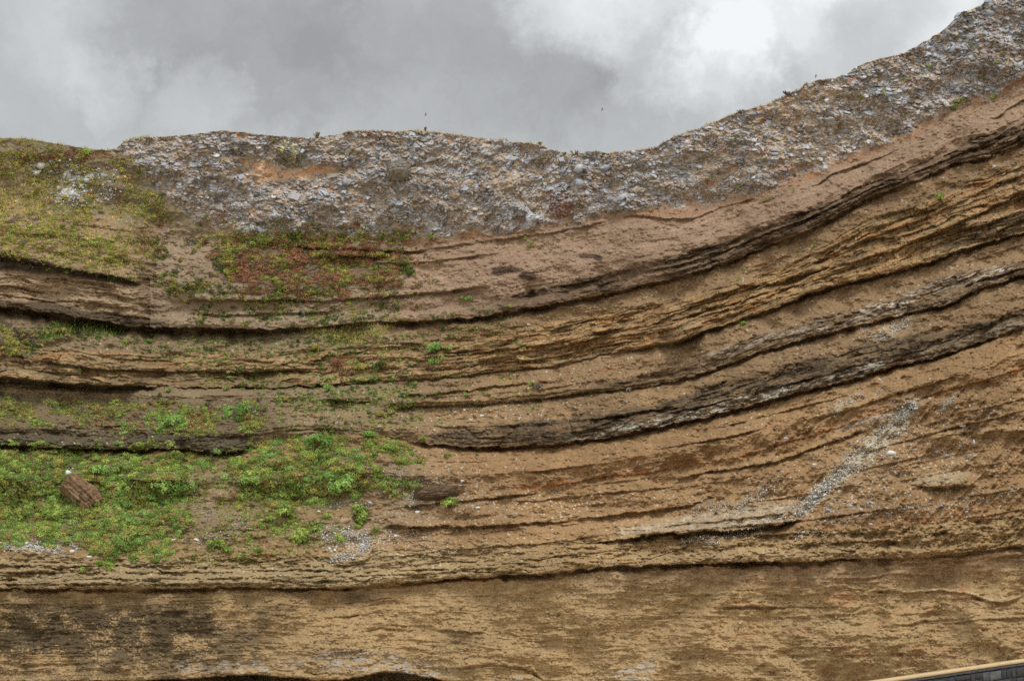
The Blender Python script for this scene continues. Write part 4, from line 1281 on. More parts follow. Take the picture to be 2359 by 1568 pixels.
CR = [  # traced blocks in the rubble: x y rx ry tint, words
    (1544, 331, 9, 9, 'grey', 'round grey block where the skyline starts to climb'), (1462, 354, 11, 7, 'pale', 'wide pale block just under the grassy skyline dip'),
    (1370, 346, 12, 8, 'grey', 'pointed grey rock poking up from the skyline dip'), (1339, 424, 15, 11, 'grey', 'cracked grey crag in the rubble below the dip'),
    (1332, 384, 14, 12, 'pale', 'pale grey block under the pointed skyline rock'), (1393, 384, 14, 10, 'grey', 'blue-grey block right of the pale block below the dip'),
    (1222, 507, 14, 12, 'pale', 'pale crag just above the contact with the pink bed'), (1492, 464, 4, 5, 'tan', 'round orange stone at the bottom of the rubble'),
    (2274, 10, 13, 14, 'grey', 'largest rounded boulder on the top right skyline'), (2214, 40, 12, 14, 'grey', 'grey boulder forming the shoulder of the top right skyline'),
    (2242, 35, 11, 9, 'dark', 'dark boulder right of the skyline shoulder boulder'), (2299, 16, 11, 8, 'pale', 'pale boulder under the top right corner crag'),
    (2277, 30, 12, 10, 'grey', 'grey boulder directly below the largest skyline boulder'), (2237, 51, 9, 6, 'pale', 'flat pale boulder below the dark skyline boulder'),
    (2267, 56, 9, 8, 'dark', 'dark round boulder in the top right rubble'), (2272, 70, 9, 8, 'grey', 'grey round boulder under the dark round one at top right'),
    (2179, 76, 11, 9, 'grey', 'grey boulder at the notch of the upper right skyline'), (2167, 132, 12, 8, 'grey', 'wide grey boulder left of the rusty earth patch'),
    (2194, 117, 12, 14, 'pale', 'tall pale slab left of the rusty patch at upper right'), (2140, 131, 8, 7, 'pale', 'smaller pale boulder beside the wide grey boulder'),
    (2079, 151, 8, 7, 'pale', 'pale boulder under the small rusty skyline patch'), (2125, 107, 6, 7, 'grey', 'grey block on the upper right skyline above its notch'),
    (2089, 120, 7, 5, 'dark', 'dark block on the skyline above the small rusty patch'), (2209, 207, 13, 9, 'pale', 'pale boulder above the long green shrub at right'),
    (1949, 300, 11, 8, 'grey', 'grey block in the lower rubble of the right slope'), (1925, 291, 10, 11, 'tan', 'tan block left of the grey one low in the rubble'),
    (2325, 86, 8, 7, 'pale', 'pale boulder near the right edge of the rubble'), (2349, 150, 9, 8, 'pale', 'white-grey boulder at the right edge above the brown beds'),
    (634, 502, 17, 8, 'pale', 'low pale outcrop at the bottom of the rubble above the heather'), (95, 382, 12, 9, 'white', 'white block in the grassy shoulder below its top'),
    (85, 398, 14, 6, 'white', 'flat white outcrop under the white block on the grassy shoulder'), (200, 415, 9, 9, 'pale', 'pale grey block in the middle of the grassy shoulder'),
    (188, 428, 7, 6, 'white', 'small white block just under the pale shoulder block'), (240, 405, 12, 8, 'grey', 'grey block near the right edge of the grassy shoulder')]
for (x, y, a, b, t_, w) in CR:
    put_rock('boulder', x, y, a * 1.05, b * 1.05, t_, w, 'boulder', 'boulders in the rubble along the skyline', sink=.35)
# more embedded stones, alike
TW = {'pale': 'pale grey', 'grey': 'mid grey', 'dark': 'dark grey', 'tan': 'tan', 'white': 'whitish', 'brown': 'brown'}
placed = [(c[0], c[1], max(c[2], c[3])) for c in CR] + [(918, 392, 32), (668, 352, 30)]
tries, got = 0, 0
NT = []
while got < 264 and tries < 60000:
    tries += 1
    x = R.uniform(262, 2359)
    k0 = float(np.interp(x, gx, keys[0]))
    k1 = float(np.interp(x, gx, keys[1]))
    y = k0 + (k1 - k0) * R.uniform(.02, .93)
    r_, c_ = idx_of(x, y)
    if left[r_, c_] > .4 or dens[r_, c_] < R.uniform(.15, .75):
        continue
    rr = 2.9 + 4.6 * R.random() ** 2.4 * (1 + .35 * (x > 2050)) * (1 - .5 * (y - k0) / (k1 - k0) * (x > 1500))
    if any((x - a) ** 2 + (y - b) ** 2 < (rr + c) ** 2 * .9 for a, b, c in placed):
        continue
    placed.append((x, y, rr))
    t_ = R.choices(['pale', 'grey', 'dark', 'tan', 'brown'], [.28, .34, .1, .2 if x < 1950 else .1, .08])[0]
    sl = 1010 < x < 1330
    put_rock('embedded_rock', x, y, rr * R.uniform(1.0, 1.5 if sl else 1.3), rr * R.uniform(.5 if sl else .62, .95), t_,
             f"{TW[t_]} angular rock embedded {'in the slanting rubble below the middle skyline' if sl else 'in rubble left of centre under the skyline' if x < 1010 else 'on the rising rubble slope at right' if x < 2000 else 'in coarse rubble near the top right corner'}",
             'rock', 'rocks embedded in the rubble', rot=(50 if sl else R.uniform(-25, 25)) * -1, sink=.3)
    got += 1

# ---- rubble and scree: small stones past counting
def stones(px, py, rad, cols, hulls=HULL_S, sink=.1, asp=1.5, rot=None):
    P_, N_, m_ = surf(px, py).astype(float), normal(px, py).astype(float), mpp(px, py)
    parts = []
    hi = NP.integers(0, len(hulls), len(px))
    for h in range(len(hulls)):
        ii = np.where(hi == h)[0]
        if not len(ii):
            continue
        v, f_ = hulls[h]
        n = len(ii)
        ax = NP.normal(size=(n, 3))
        ax /= np.linalg.norm(ax, axis=1, keepdims=True)
        bx = np.cross(ax, NP.normal(size=(n, 3)))
        bx /= np.linalg.norm(bx, axis=1, keepdims=True)
        cx = np.cross(ax, bx)
        sx = (rad[ii] * m_[ii])[:, None]
        pts = (v[None, :, 0:1] * (ax * sx * NP.uniform(1, asp, (n, 1)))[:, None, :] + v[None, :, 1:2] * (bx * sx)[:, None, :] + v[None, :, 2:3] * (cx * sx * NP.uniform(.5, 1, (n, 1)))[:, None, :])
        pts += (P_[ii] + N_[ii] * sx * (.5 - sink))[:, None, :]
        fs = f_[None, :, :] + (np.arange(n) * len(v))[:, None, None]
        cc_ = np.repeat(cols[ii][:, None, :], len(v), 1)
        parts.append((pts.reshape(-1, 3), fs.reshape(-1, 3), cc_.reshape(-1, 3)))
    return join_parts(parts)


def rock_cols(n, w):
    w = np.array(w, float)
    return GREYS[NP.choice(len(GREYS), n, p=w / w.sum())] * NP.uniform(.8, 1.15, (n, 1))


n = 13000
x = NP.uniform(255, 2600, n)
k0, k1 = np.interp(x, gx, keys[0]), np.interp(x, gx, keys[1])
y = k0 + (k1 - k0) * np.where(NP.random(n) < .06, NP.uniform(.9, 1.12, n), NP.uniform(0., .96, n))
r_, c_ = idx_of(x, y)
ok = (left[r_, c_] < .5) & (dens[r_, c_] * 1.25 > NP.random(n))
x, y = x[ok], y[ok]
n = len(x)
ob = link('rubble', tri_mesh('rubble', *stones(x, y, 1. + 2.5 * NP.random(n) ** 3, rock_cols(n, (.12, .22, .2, .02, .24, .24, .08)))), M_rock)
tag(ob, 'small angular grey rubble filling the band under the skyline', 'rubble', kind='stuff')

# white stones strewn over the grassy shoulder
x, y = scatter((70, 365, 130, 360, 260, 390, 300, 440, 200, 480, 120, 470, 60, 410), 300, 10, 40, -.1, 5)
ob = link('stony_patch', tri_mesh('stony_patch', *stones(x, y, NP.uniform(1.2, 4.2, len(x)), rock_cols(len(x), (.4, .3, .15, .25, .3, .1, 0)), sink=-.3)), M_rock)
tag(ob, 'whitish stones showing through grass on the upper left shoulder', 'stones', kind='stuff')


def stream(pts, n, r0, r1):
    """stones poured along a line of (x, y, half width)"""
    p = np.array(pts, float).reshape(-1, 3)
    t_ = NP.uniform(0, len(p) - 1.001, n)
    i = t_.astype(int)
    u = (t_ - i)[:, None]
    q_ = p[i] * (1 - u) + p[i + 1] * u
    d = p[i + 1, :2] - p[i, :2]
    d /= np.linalg.norm(d, axis=1, keepdims=True)
    off = NP.normal(size=n) * .55 * q_[:, 2]
    return np.stack([q_[:, 0] - d[:, 1] * off, q_[:, 1] + d[:, 0] * off, r0 + (r1 - r0) * NP.random(n) ** 2.5], 1)


SC = [stream((2112, 926, 5, 2080, 955, 30, 2045, 1000, 36, 1995, 1040, 30, 1945, 1080, 20, 1905, 1118, 18, 1870, 1150, 15, 1835, 1190, 9), 2300, .7, 3.2),
      stream((2120, 990, 60, 2000, 1100, 80, 1900, 1170, 60), 700, .5, 1.9), stream((1800, 1120, 40, 1700, 1190, 40, 1600, 1240, 30), 420, .5, 2.2), stream((1850, 1160, 24, 1800, 1190, 20, 1740, 1215, 18, 1640, 1240, 12), 520, .6, 2.4),
      stream((1915, 1112, 9, 1882, 1140, 12, 1868, 1152, 8), 260, 1.6, 4.2),
      stream((2198, 915, 3, 2182, 932, 8, 2165, 948, 6), 160, .8, 2.4), stream((1990, 906, 6, 1955, 930, 15, 1918, 955, 10), 240, .7, 2.0),
      stream((2035, 895, 5, 2010, 915, 8), 70, .7, 2), stream((2095, 735, 8, 2075, 752, 18, 2040, 770, 14, 2010, 778, 6), 320, .7, 2.6),
      stream((2000, 752, 6, 1990, 765, 16), 90, .6, 1.8), stream((1890, 780, 3, 1870, 800, 9, 1860, 810, 8), 80, .6, 1.8),
      stream((1770, 1128, 12, 1730, 1150, 16, 1700, 1175, 10), 240, .8, 2.6), stream((1640, 1150, 10, 1600, 1180, 14), 120, .7, 2.2),
      stream((1680, 1160, 8, 1630, 1172, 12), 120, .9, 2.6),
      stream((1565, 1250, 5, 1612, 1238, 7, 1655, 1252, 5), 170, .9, 2.8), stream((1690, 1240, 5, 1720, 1225, 5), 50, 1, 2.6), stream((1830, 1235, 8, 1900, 1215, 8), 60, .8, 2.6),
      stream((1850, 1185, 30, 2000, 1170, 24, 2100, 1172, 12, 2240, 1150, 10, 2360, 1132, 12), 420, .7, 2.4),
      stream((1950, 1100, 60, 2100, 1040, 60, 2260, 1000, 50), 420, .6, 2.0), stream((1790, 1110, 40, 1950, 1000, 50), 200, .6, 1.7),
      stream((2280, 380, 3, 2230, 412, 3, 2190, 440, 2), 90, .6, 1.6), stream((2340, 372, 8, 2300, 392, 6), 60, .6, 2.0)]
A_ = np.concatenate(SC)
ob = link('scree', tri_mesh('scree', *stones(A_[:, 0], A_[:, 1], A_[:, 2], rock_cols(len(A_), (.2, .16, .08, .26, .28, .08, .04)) * np.array([1.12, 1.11, 1.08]), sink=-.2)), M_rock)
tag(ob, 'pale grey scree in steep trails on the right slope', 'scree', kind='stuff')
SC = [stream((0, 1256, 10, 60, 1255, 9, 100, 1262, 12, 150, 1272, 6), 420, .9, 3.2), stream((125, 1252, 8, 165, 1250, 6, 180, 1268, 6), 90, .9, 3.),
      stream((155, 1075, 10, 162, 1095, 10, 180, 1112, 7), 70, 1., 3.4), stream((30, 1120, 20, 110, 1130, 14), 60, .8, 2.4),
      stream((740, 1235, 20, 800, 1225, 20, 850, 1240, 16, 830, 1275, 12, 760, 1290, 8), 884, .8, 2.8), stream((860, 1100, 40, 940, 1110, 40, 960, 1160, 26), 561, .7, 2.4),
      stream((880, 1235, 20, 960, 1240, 18, 1060, 1270, 20), 272, .7, 2.4), stream((450, 1250, 20, 520, 1230, 18, 580, 1200, 24), 340, .7, 2.2), stream((740, 1170, 14, 800, 1160, 10, 860, 1165, 14), 204, .8, 2.4),
      stream((1000, 1100, 40, 1200, 1150, 60), 160, .5, 1.6), stream((960, 950, 20, 1180, 930, 25, 1260, 980, 15), 150, .5, 1.8), stream((440, 1110, 12, 470, 1200, 30), 90, .7, 2.)]
A_ = np.concatenate(SC)
ob = link('white_stones', tri_mesh('white_stones', *stones(A_[:, 0], A_[:, 1], A_[:, 2], rock_cols(len(A_), (.25, .05, .02, .6, .16, .06, 0)), sink=-.2)), M_rock)
tag(ob, 'scattered white stones around the green mats and above lower wall', 'stones', kind='stuff')
n = 420
x = np.concatenate([NP.uniform(0, 2359, n), NP.normal(850, 140, 90), NP.normal(2150, 160, 90)])
y = np.concatenate([NP.uniform(1365, 1560, n), NP.normal(1490, 22, 90), NP.normal(1490, 30, 90)])
ok = (y < 1560) & (y > 1362)
x, y = x[ok], y[ok]
ob = link('pebbles', tri_mesh('pebbles', *stones(x, y, .7 + 2.0 * NP.random(len(x)) ** 3, np.array([alb(86, 80, 72), alb(110, 98, 82), alb(70, 66, 62)])[NP.integers(0, 3, len(x))], sink=0.1)), M_rock)
tag(ob, 'dark pebbles studding the tan lower wall', 'pebbles', kind='stuff')
x = NP.uniform(990, 1240, 120)
y = NP.uniform(1552, 1575, 120)
bx_, by_ = ray(x, y)
P_ = np.stack([bx_ * 92, np.full(120, 92.), np.zeros(120)], 1)

# ---- loose stones one can point to
LS = '''2054 1047 15 11 white|biggest whitish block on the right slope;2066 1054 6 5 grey|grey stone leaning on the biggest whitish block;2219 979 9 5 white|flat white stone on sand at right;
2243 1019 3 10 white|narrow upright white slab on the right slope;2181 1050 6 5 grey|egg-shaped grey stone below the curved tan beds;2150 1047 5 4 grey|left one of two grey stones near the egg-shaped stone;
2159 1040 5 4 grey|right one of two grey stones near the egg-shaped stone;2104 1037 5 4 grey|grey stone right of the biggest whitish block;2098 1025 3 5 pale|upright pale stone above the whitish block;
2195 1058 6 4 grey|grey stone low right of the egg-shaped stone;2229 1055 7 4 dark|dark flat stone right of the egg-shaped stone;2212 1028 6 4 grey|grey stone beside the narrow white slab;
2099 952 7 5 dark|dark stone at the head of the scree trail;2083 944 6 4 pale|pale stone left of the dark one atop the scree;2111 941 8 3 white|long white splinter at the head of the scree trail;
2023 1063 8 4 tan|flat tan stone left below the whitish block;2021 1069 5 3 pale|pale stone under the flat tan stone;1929 1065 10 8 tan|round tan lump left of the scree trail;
1875 1070 5 4 white|lone white stone left of the round tan lump;2234 935 3 6 white|small upright white stone near the upper scree patch;1907 1176 9 6 grey|large egg-shaped grey stone near the scree foot;
1959 1166 6 5 pale|pale stone right of the large egg-shaped stone;2000 1158 5 5 grey|grey round stone in a close pair on sand;2010 1158 5 5 pale|pale stone in a close pair on sand;
2227 1178 6 4 pale|pale stone on the orange seam at lower right;2046 1182 6 4 grey|grey stone in the stony strip above the orange seam;2007 1208 6 4 pale|pale stone below the stony strip;
1836 1240 7 4 grey|left flat slab resting on the lowest bed;1846 1236 6 4 grey|right flat slab resting on the lowest bed;2167 1163 6 4 pale|pale stone high in the stony strip at right;
1900 1200 5 4 pale|pale stone below the large egg-shaped stone;962 1180 8 5 white|white slab under the dark lens-shaped boulder;853 1158 7 4 white|white stone by the upper edge of the round green bush;
1099 1170 8 4 white|white stone pair on bare sand right of the lens boulder;1065 1108 5 4 white|lone white stone on sand above the lens boulder;734 1179 5 4 white|white stone below the second green mat;
759 1264 5 5 white|left white stone above the lower wall;770 1267 5 5 white|right white stone above the lower wall;836 1254 6 3 white|thin white slab in the white stony patch;
912 1234 6 4 white|white stone right of the white stony patch;795 1201 17 8 tan|smooth tan slab left of the round green bush;159 1090 8 10 white|tallest white block just above the tilted boulder;
152 1075 5 4 white|small white stone above the tallest white block;420 1218 7 5 white|white stone at the foot of the left green mat;452 1244 8 5 white|larger white stone below the left green mat;
424 1109 4 5 white|upright white stone in the bare gully;400 1243 7 4 white|flat white stone at the lower edge of the left mat;550 1168 9 6 tan|round tan stone in the bare gully;
466 1183 7 5 tan|small tan stone in the bare gully;167 1270 6 6 white|white block at the right end of the white stone heap;60 1252 9 4 white|long slab on top of the white stone heap;
206 1283 8 5 white|white stone at the edge above the lower wall;1218 748 6 3 white|white stone on the bank left of the small tufts;1010 957 9 4 tan|flat pale slab above the thick dark bed;
1070 944 5 4 white|white stone on the bank above the thick dark bed;1111 958 7 4 white|white splinter above the start of the thick dark bed;1805 1208 4 6 grey|upright grey stone under the scree foot;
2030 594 5 4 pale|pale stone on the bank above the thin upper beds;2290 385 6 5 pale|pale stone under the dark shrub at right;1810 1010 6 4 pale|pale stones knot on the slope below the dark bed'''
for it in LS.replace('\n', '').split(';'):
    a, w = it.split('|')
    x, y, rx2, ry2, t_ = a.split()
    put_rock('loose_stone', float(x), float(y), float(rx2), float(ry2), t_, w, 'stone', 'loose stones lying on the slopes', rot=R.uniform(-18, 12), sink=-.1)
put_rock('fallen_slab', 570, 1288, 15, 4.5, 'brown', 'small reddish-brown slab tilted on the edge above the lower wall', 'slab', None, rot=-38, sink=-.2, depth_=8)


# ---- the two big fallen boulders
def box_boulder(name, x, y, hx, hz, hd, rot, label, colour, seed, rounding=.35, layers=7, amp=.07, joints=True, lift=.4, turn=0.):
    m = float(mpp(x, y))
    nx_, ny_, nz_ = 64, 30, 36
    vs, fs, cs = [], [], []
    g = []
    for axis in range(3):
        for sgn in (-1, 1):
            nu, nv = ((ny_, nz_), (nx_, nz_), (nx_, ny_))[axis]
            U, V = np.meshgrid(np.linspace(-1, 1, nu), np.linspace(-1, 1, nv), indexing='ij')
            p = np.zeros((nu, nv, 3))
            o = [k for k in range(3) if k != axis]
            p[..., axis] = sgn
            p[..., o[0]], p[..., o[1]] = U, V
            g.append((p, (axis == 1) ^ (sgn < 0)))
    off = 0
    for p, flip in g:
        sph = p / np.linalg.norm(p, axis=-1, keepdims=True) * 1.25
        b = p * (1 - rounding) + sph * rounding
        X_, Y_, Z_ = b[..., 0], b[..., 1], b[..., 2]
        lz = (Z_ * layers * .5 + .25 * noise(X_ * 2 + seed, Y_ * 2, 805))
        li = np.floor(lz)
        lf = lz - li
        hard = h2(li, li * 0, seed) - .5
        groove = np.minimum(sm(0, .16, lf), sm(0, .16, 1 - lf))
        jx = X_ * 4.5 + .6 * (h2(li, li * 0, seed + 3)) + .3 * noise(X_ * 3, Z_ * 3, 806)
        jg = np.abs(frac(jx) - .5)
        jg = sm(.0, .1, .5 - jg) if joints else 1.
        d = 1 + amp * (hard * 1.6 + .8 * groove * 1. - .9 + .5 * jg) + .2 * fbm(X_ * 1.3 + seed, Z_ * 1.3 + Y_ * 1.7, 3, 807) + .05 * fbm(X_ * 7, Z_ * 7 + Y_ * 5, 3, 808)
        b = b * d[..., None]
        b[..., 0] *= hx * m
        b[..., 1] *= hd * m
        b[..., 2] *= hz * m
        c = np.array(colour[0])[None, None] * np.ones(X_.shape + (1,))
        k1_ = sm(0, .35, fbm(X_ * 3, Z_ * 3 + Y_ * 3, 3, 811 + seed))[..., None]
        c = c * (1 - k1_) + np.array(colour[1]) * k1_
        k2_ = sm(.1, .5, fbm(X_ * 2.5 + 9, Z_ * 4 + Y_, 3, 815 + seed))[..., None] * .8
        c = c * (1 - k2_) + np.array(colour[2]) * k2_
        c = c * (.82 + .25 * groove)[..., None] * (1 + .22 * hard)[..., None] * (1 + .25 * noise(X_ * 14, Z_ * 14 + Y_ * 11, 817))[..., None]
        nu, nv = X_.shape
        idx = np.arange(nu * nv).reshape(nu, nv) + off
        q_ = np.stack([idx[:-1, :-1], idx[1:, :-1], idx[1:, 1:], idx[:-1, 1:]], -1).reshape(-1, 4)
        fs.append(q_[:, ::-1] if flip else q_)
        vs.append(b.reshape(-1, 3))
        cs.append(c.reshape(-1, 3))
        off += nu * nv
    me = tri_mesh(name, np.concatenate(vs), np.concatenate(fs), np.clip(np.concatenate(cs), .01, .8))
    o = link(name, me, M_rock)
    n_ = Vector(normal(x, y))
    o.location = Vector(surf(x, y)) + n_ * hd * m * lift
    o.rotation_euler = (math.radians(-18), math.radians(rot), math.radians(turn))
    return tag(o, label, 'boulder')


box_boulder('layered_boulder', 186, 1141, 40, 21, 26, 40, 'big brown layered boulder tilted on the green slope', (alb(122, 96, 72), alb(92, 70, 54), alb(138, 126, 100)), 3, .42, 5, .13, True, .16, 14)
o = box_boulder('boulder', 918, 391, 25, 16, 20, -6, 'biggest dark fluted boulder bulging from the middle of the rubble', (alb(134, 128, 118), alb(112, 107, 100), alb(150, 144, 130)), 12, .75, 3, .12, True, .0)
o['group'] = 'boulders in the rubble along the skyline'
o = box_boulder('boulder', 668, 352, 26, 17, 16, 24, 'yellow lichen-covered block in the dark rubble under the skyline', (alb(112, 108, 100), alb(190, 180, 132), alb(96, 92, 84)), 17, .35, 3, .13, True, .1)
o['group'] = 'boulders in the rubble along the skyline'
box_boulder('lens_boulder', 1004, 1144, 40, 15, 26, -3, 'dark grainy lens-shaped boulder lying right of the green mats', (alb(96, 78, 60), alb(76, 62, 50), alb(118, 96, 72)), 8, .6, 5, .06, False, .2)

# ------------------------------------------------------------------ sea wall at the lower right
wall = link('sea_wall', None)
A0, B0 = at(2016, 1568, 44.0), at(2359, 1518.5, 47.0)
wd = (B0 - A0)
A1, B1_ = A0 - wd * .55, B0 + wd * .9
wall.location = Vector((A1.x, A1.y, 0))
L_ = math.hypot(B1_.x - A1.x, B1_.y - A1.y)
ux = Vector((B1_.x - A1.x, B1_.y - A1.y, 0)).normalized()
ub = Vector((-ux.y, ux.x, 0))                       # away from the viewer
top = lambda u: A1.z + (B1_.z - A1.z) * u / L_
wp = lambda u, v, z: ux * u + ub * v + Vector((0, 0, z))


def strip(name, v0, v1, z0, z1, mat, parent, n=60, wob=.0, floor=False):
    """bar that follows the sloping top: v across, z measured from the top line"""
    vs, fs = [], []
    for i in range(n + 1):
        u = L_ * i / n
        for (v, z) in ((v0, z0), (v1, z0), (v1, z1), (v0, z1)):
            zz = top(u) + z if not (floor and z == z0) else 0
            vs.append(wp(u, v + wob * R.uniform(-1, 1), zz + wob * R.uniform(-1, 1) * (z == z0)))
    for i in range(n):
        for k in range(4):
            a, b = i * 4 + k, i * 4 + (k + 1) % 4
            fs.append((a, b, b + 4, a + 4))
    fs += [(0, 3, 2, 1), (n * 4, n * 4 + 1, n * 4 + 2, n * 4 + 3)]
    o = link(name, tri_mesh(name, np.array([tuple(v) for v in vs]), np.array(fs)), mat, parent)
    return o


M_cream = solid_mat('cream_paint', alb(196, 170, 130), 2.2, .82, 1.06)
M_conc = solid_mat('dark_concrete', alb(86, 84, 86), 7, .7, 1.25, .01)
M_mort = solid_mat('mortar', alb(84, 80, 76), 14, .6, 1.2, .01)
M_stone = attr_mat('basalt', 9., .7, 1.3, .012, .85)
strip('coping', -.06, .5, -.095, 0, M_cream, wall, 90, .003)
strip('ledge', -.035, .46, -.2, -.102, M_conc, wall, 120, .008)
strip('core', .0, .42, -1.5, -.229, M_mort, wall, 40, 0, True)
vs, fs, cs = [], [], []
z = .24
while z < 2.6:
    hrow = R.uniform(.2, .42)
    u = R.uniform(-.3, 0)
    while u < L_:
        w_ = R.uniform(.22, .75)
        parts_ = [(u, u + w_, z, z + hrow)]
        if R.random() < .35:
            cut = R.uniform(.35, .65)
            parts_ = [(u, u + w_, z, z + hrow * cut), (u, u + w_ * R.uniform(.4, .6), z + hrow * cut, z + hrow)]
            parts_.append((parts_[1][1], u + w_, z + hrow * cut, z + hrow))
        tint = alb(*R.choice(((66, 67, 71), (56, 57, 61), (78, 79, 82), (92, 92, 92), (60, 59, 58))))
        for (a, b, c, d) in parts_:
            if b < .05 or a > L_ - .05 or (b - a) < .06 or (d - c) < .05:
                continue
            gap = R.uniform(.008, .02)
            a, b = max(a, .02) + gap, min(b, L_ - .02) - gap
            c2, d2 = c + gap, d - gap
            jj = lambda k: R.uniform(-k, k)
            js = min(b - a, d2 - c2) * .16
            ring = [(a + jj(js), c2 + jj(js * .5)), ((a + b) / 2 + jj(js), c2 + jj(js * .4)), (b + jj(js), c2 + jj(js * .5)), (b + jj(js * .6), (c2 + d2) / 2),
                    (b + jj(js), d2 + jj(js * .5)), ((a + b) / 2 + jj(js), d2 + jj(js * .4)), (a + jj(js), d2 + jj(js * .5)), (a + jj(js * .6), (c2 + d2) / 2)]
            ring = [(p_, max(q_, .232)) for p_, q_ in ring]
            cu, cv_ = (a + b) / 2, (c2 + d2) / 2
            o = len(vs)
            pr_ = R.uniform(.03, .08)
            for lev, (k, dep) in enumerate(((1, .01), (1, -pr_ * .6), (.86, -pr_))):
                for (p_, q_) in ring:
                    uu, zz = cu + (p_ - cu) * k, cv_ + (q_ - cv_) * k
                    vs.append(tuple(wp(uu, dep, max(top(uu) - zz, .0))))
                    cs.append(tint * R.uniform(.85, 1.15))
            vs.append(tuple(wp(cu, -pr_ * R.uniform(.9, 1.2), max(top(cu) - cv_, 0))))
            cs.append(tint)
            for lev in range(2):
                for k in range(8):
                    p0, p1 = o + lev * 8 + k, o + lev * 8 + (k + 1) % 8
                    fs.append((p0, p1, p1 + 8))
                    fs.append((p0, p1 + 8, p0 + 8))
            for k in range(8):
                fs.append((o + 16 + k, o + 16 + (k + 1) % 8, o + 24))
        u += w_
    z += hrow
link('masonry', tri_mesh('masonry', np.array(vs), np.array(fs), np.array(cs)), M_stone, wall)
tag(wall, 'dark basalt masonry sea wall with sloping cream coping at lower right', 'wall')

# ------------------------------------------------------------------ swifts
M_bird = solid_mat('swift_plumage', alb(44, 38, 40), 20, .8, 1.2)


def swift_mesh(sweep, up):
    bm = bmesh.new()
    rings = []
    for (x_, r_) in ((.085, .004), (.07, .014), (.045, .02), (.0, .021), (-.04, .015), (-.07, .008), (-.085, .005)):
        rings.append([bm.verts.new((x_, r_ * math.cos(a * math.pi / 4), r_ * .85 * math.sin(a * math.pi / 4))) for a in range(8)])
    for a, b in zip(rings, rings[1:]):
        for k in range(8):
            bm.faces.new((a[k], a[(k + 1) % 8], b[(k + 1) % 8], b[k]))
    bm.faces.new(rings[0][::-1])
    bm.faces.new(rings[-1])
    for sgn in (-1, 1):                          # sickle wings, forked tail
        prev = None
        for t_ in (0, .2, .45, .7, .88, 1):
            y_ = sgn * (.01 + .2 * t_)
            le = .04 + .02 * math.sin(t_ * 2.4) - sweep * t_ * t_
            ch = .06 * (1 - t_ ** 1.6) + .004
            zz = up * t_ * t_
            cur = [bm.verts.new((le, y_, zz + .004)), bm.verts.new((le - ch, y_, zz)), bm.verts.new((le - ch * .4, y_, zz - .004))]
            if prev:
                for k in range(3):
                    bm.faces.new((prev[k], prev[(k + 1) % 3], cur[(k + 1) % 3], cur[k]))
            prev = cur
        bm.faces.new(prev)
        t0 = [bm.verts.new((-.06, 0, .003)), bm.verts.new((-.065, sgn * .012, 0)), bm.verts.new((-.135, sgn * .022, 0)), bm.verts.new((-.1, sgn * .004, 0))]
        bm.faces.new(t0)
    bmesh.ops.recalc_face_normals(bm, faces=bm.faces)
    me = bpy.data.meshes.new('swift')
    bm.to_mesh(me)
    bm.free()
    return me


def bird(x, y, Y, head, span, sweep, up, label, tilt=0.):
    o = link('swift', swift_mesh(sweep, up), M_bird)
    a, b = math.radians(head), math.radians(span)
    X_ = Vector((math.cos(a), 0, math.sin(a)))
    Yv = Vector((math.cos(b), tilt, math.sin(b))).normalized()
    Z_ = X_.cross(Yv).normalized()
    Yv = Z_.cross(X_).normalized()
    mt = Matrix((X_, Yv, Z_)).transposed().to_4x4()
    mt.translation = at(x, y, Y)
    o.matrix_world = mt
    tag(o, label, 'bird', 'swifts flying over the cliff')


bird(980.5, 264, 92, 2, 92, .075, .02, 'dark swift wheeling above the middle crest, leftmost of the birds')
bird(1387.5, 252, 92, 165, 105, .03, .02, 'dark swift flying above the skyline dip')
bird(1880, 175.5, 84, 165, 102, .05, .02, 'dark swift just above the rising right skyline')
bird(2066, -5, 84, 140, 50, .03, .02, 'dark swift half cut off by the top edge of the photo')

# ------------------------------------------------------------------ sky and light
SUN_EL, SUN_AZ = math.radians(58), math.radians(150)       # azimuth clockwise from +Y
world = bpy.data.worlds.new('World')
scene.world = world
world.use_nodes = True
nt = world.node_tree
nt.nodes.clear()
N = nt.nodes.new


def math_(op, a, b=None, clamp=False):
    n = N('ShaderNodeMath')
    n.operation = op
    n.use_clamp = clamp
    for i, v in enumerate((a, b)):
        if v is None:
            continue
        if isinstance(v, (int, float)):
            n.inputs[i].default_value = v
        else:
            nt.links.new(v, n.inputs[i])
    return n.outputs[0]


def maprange(v, a, b, c, d, smooth=True):
    n = N('ShaderNodeMapRange')
    if smooth:
        n.interpolation_type = 'SMOOTHSTEP'
    nt.links.new(v, n.inputs['Value'])
    for k, x_ in zip(('From Min', 'From Max', 'To Min', 'To Max'), (a, b, c, d)):
        n.inputs[k].default_value = x_
    return n.outputs['Result']


tc = N('ShaderNodeTexCoord')
sky = N('ShaderNodeTexSky')
sky.sky_type = 'NISHITA'
sky.sun_disc = False
sky.sun_elevation = SUN_EL
sky.sun_rotation = SUN_AZ
bg_sky = N('ShaderNodeBackground')
bg_sky.inputs['Strength'].default_value = .08
nt.links.new(sky.outputs[0], bg_sky.inputs['Color'])
dirv = tc.outputs['Generated']
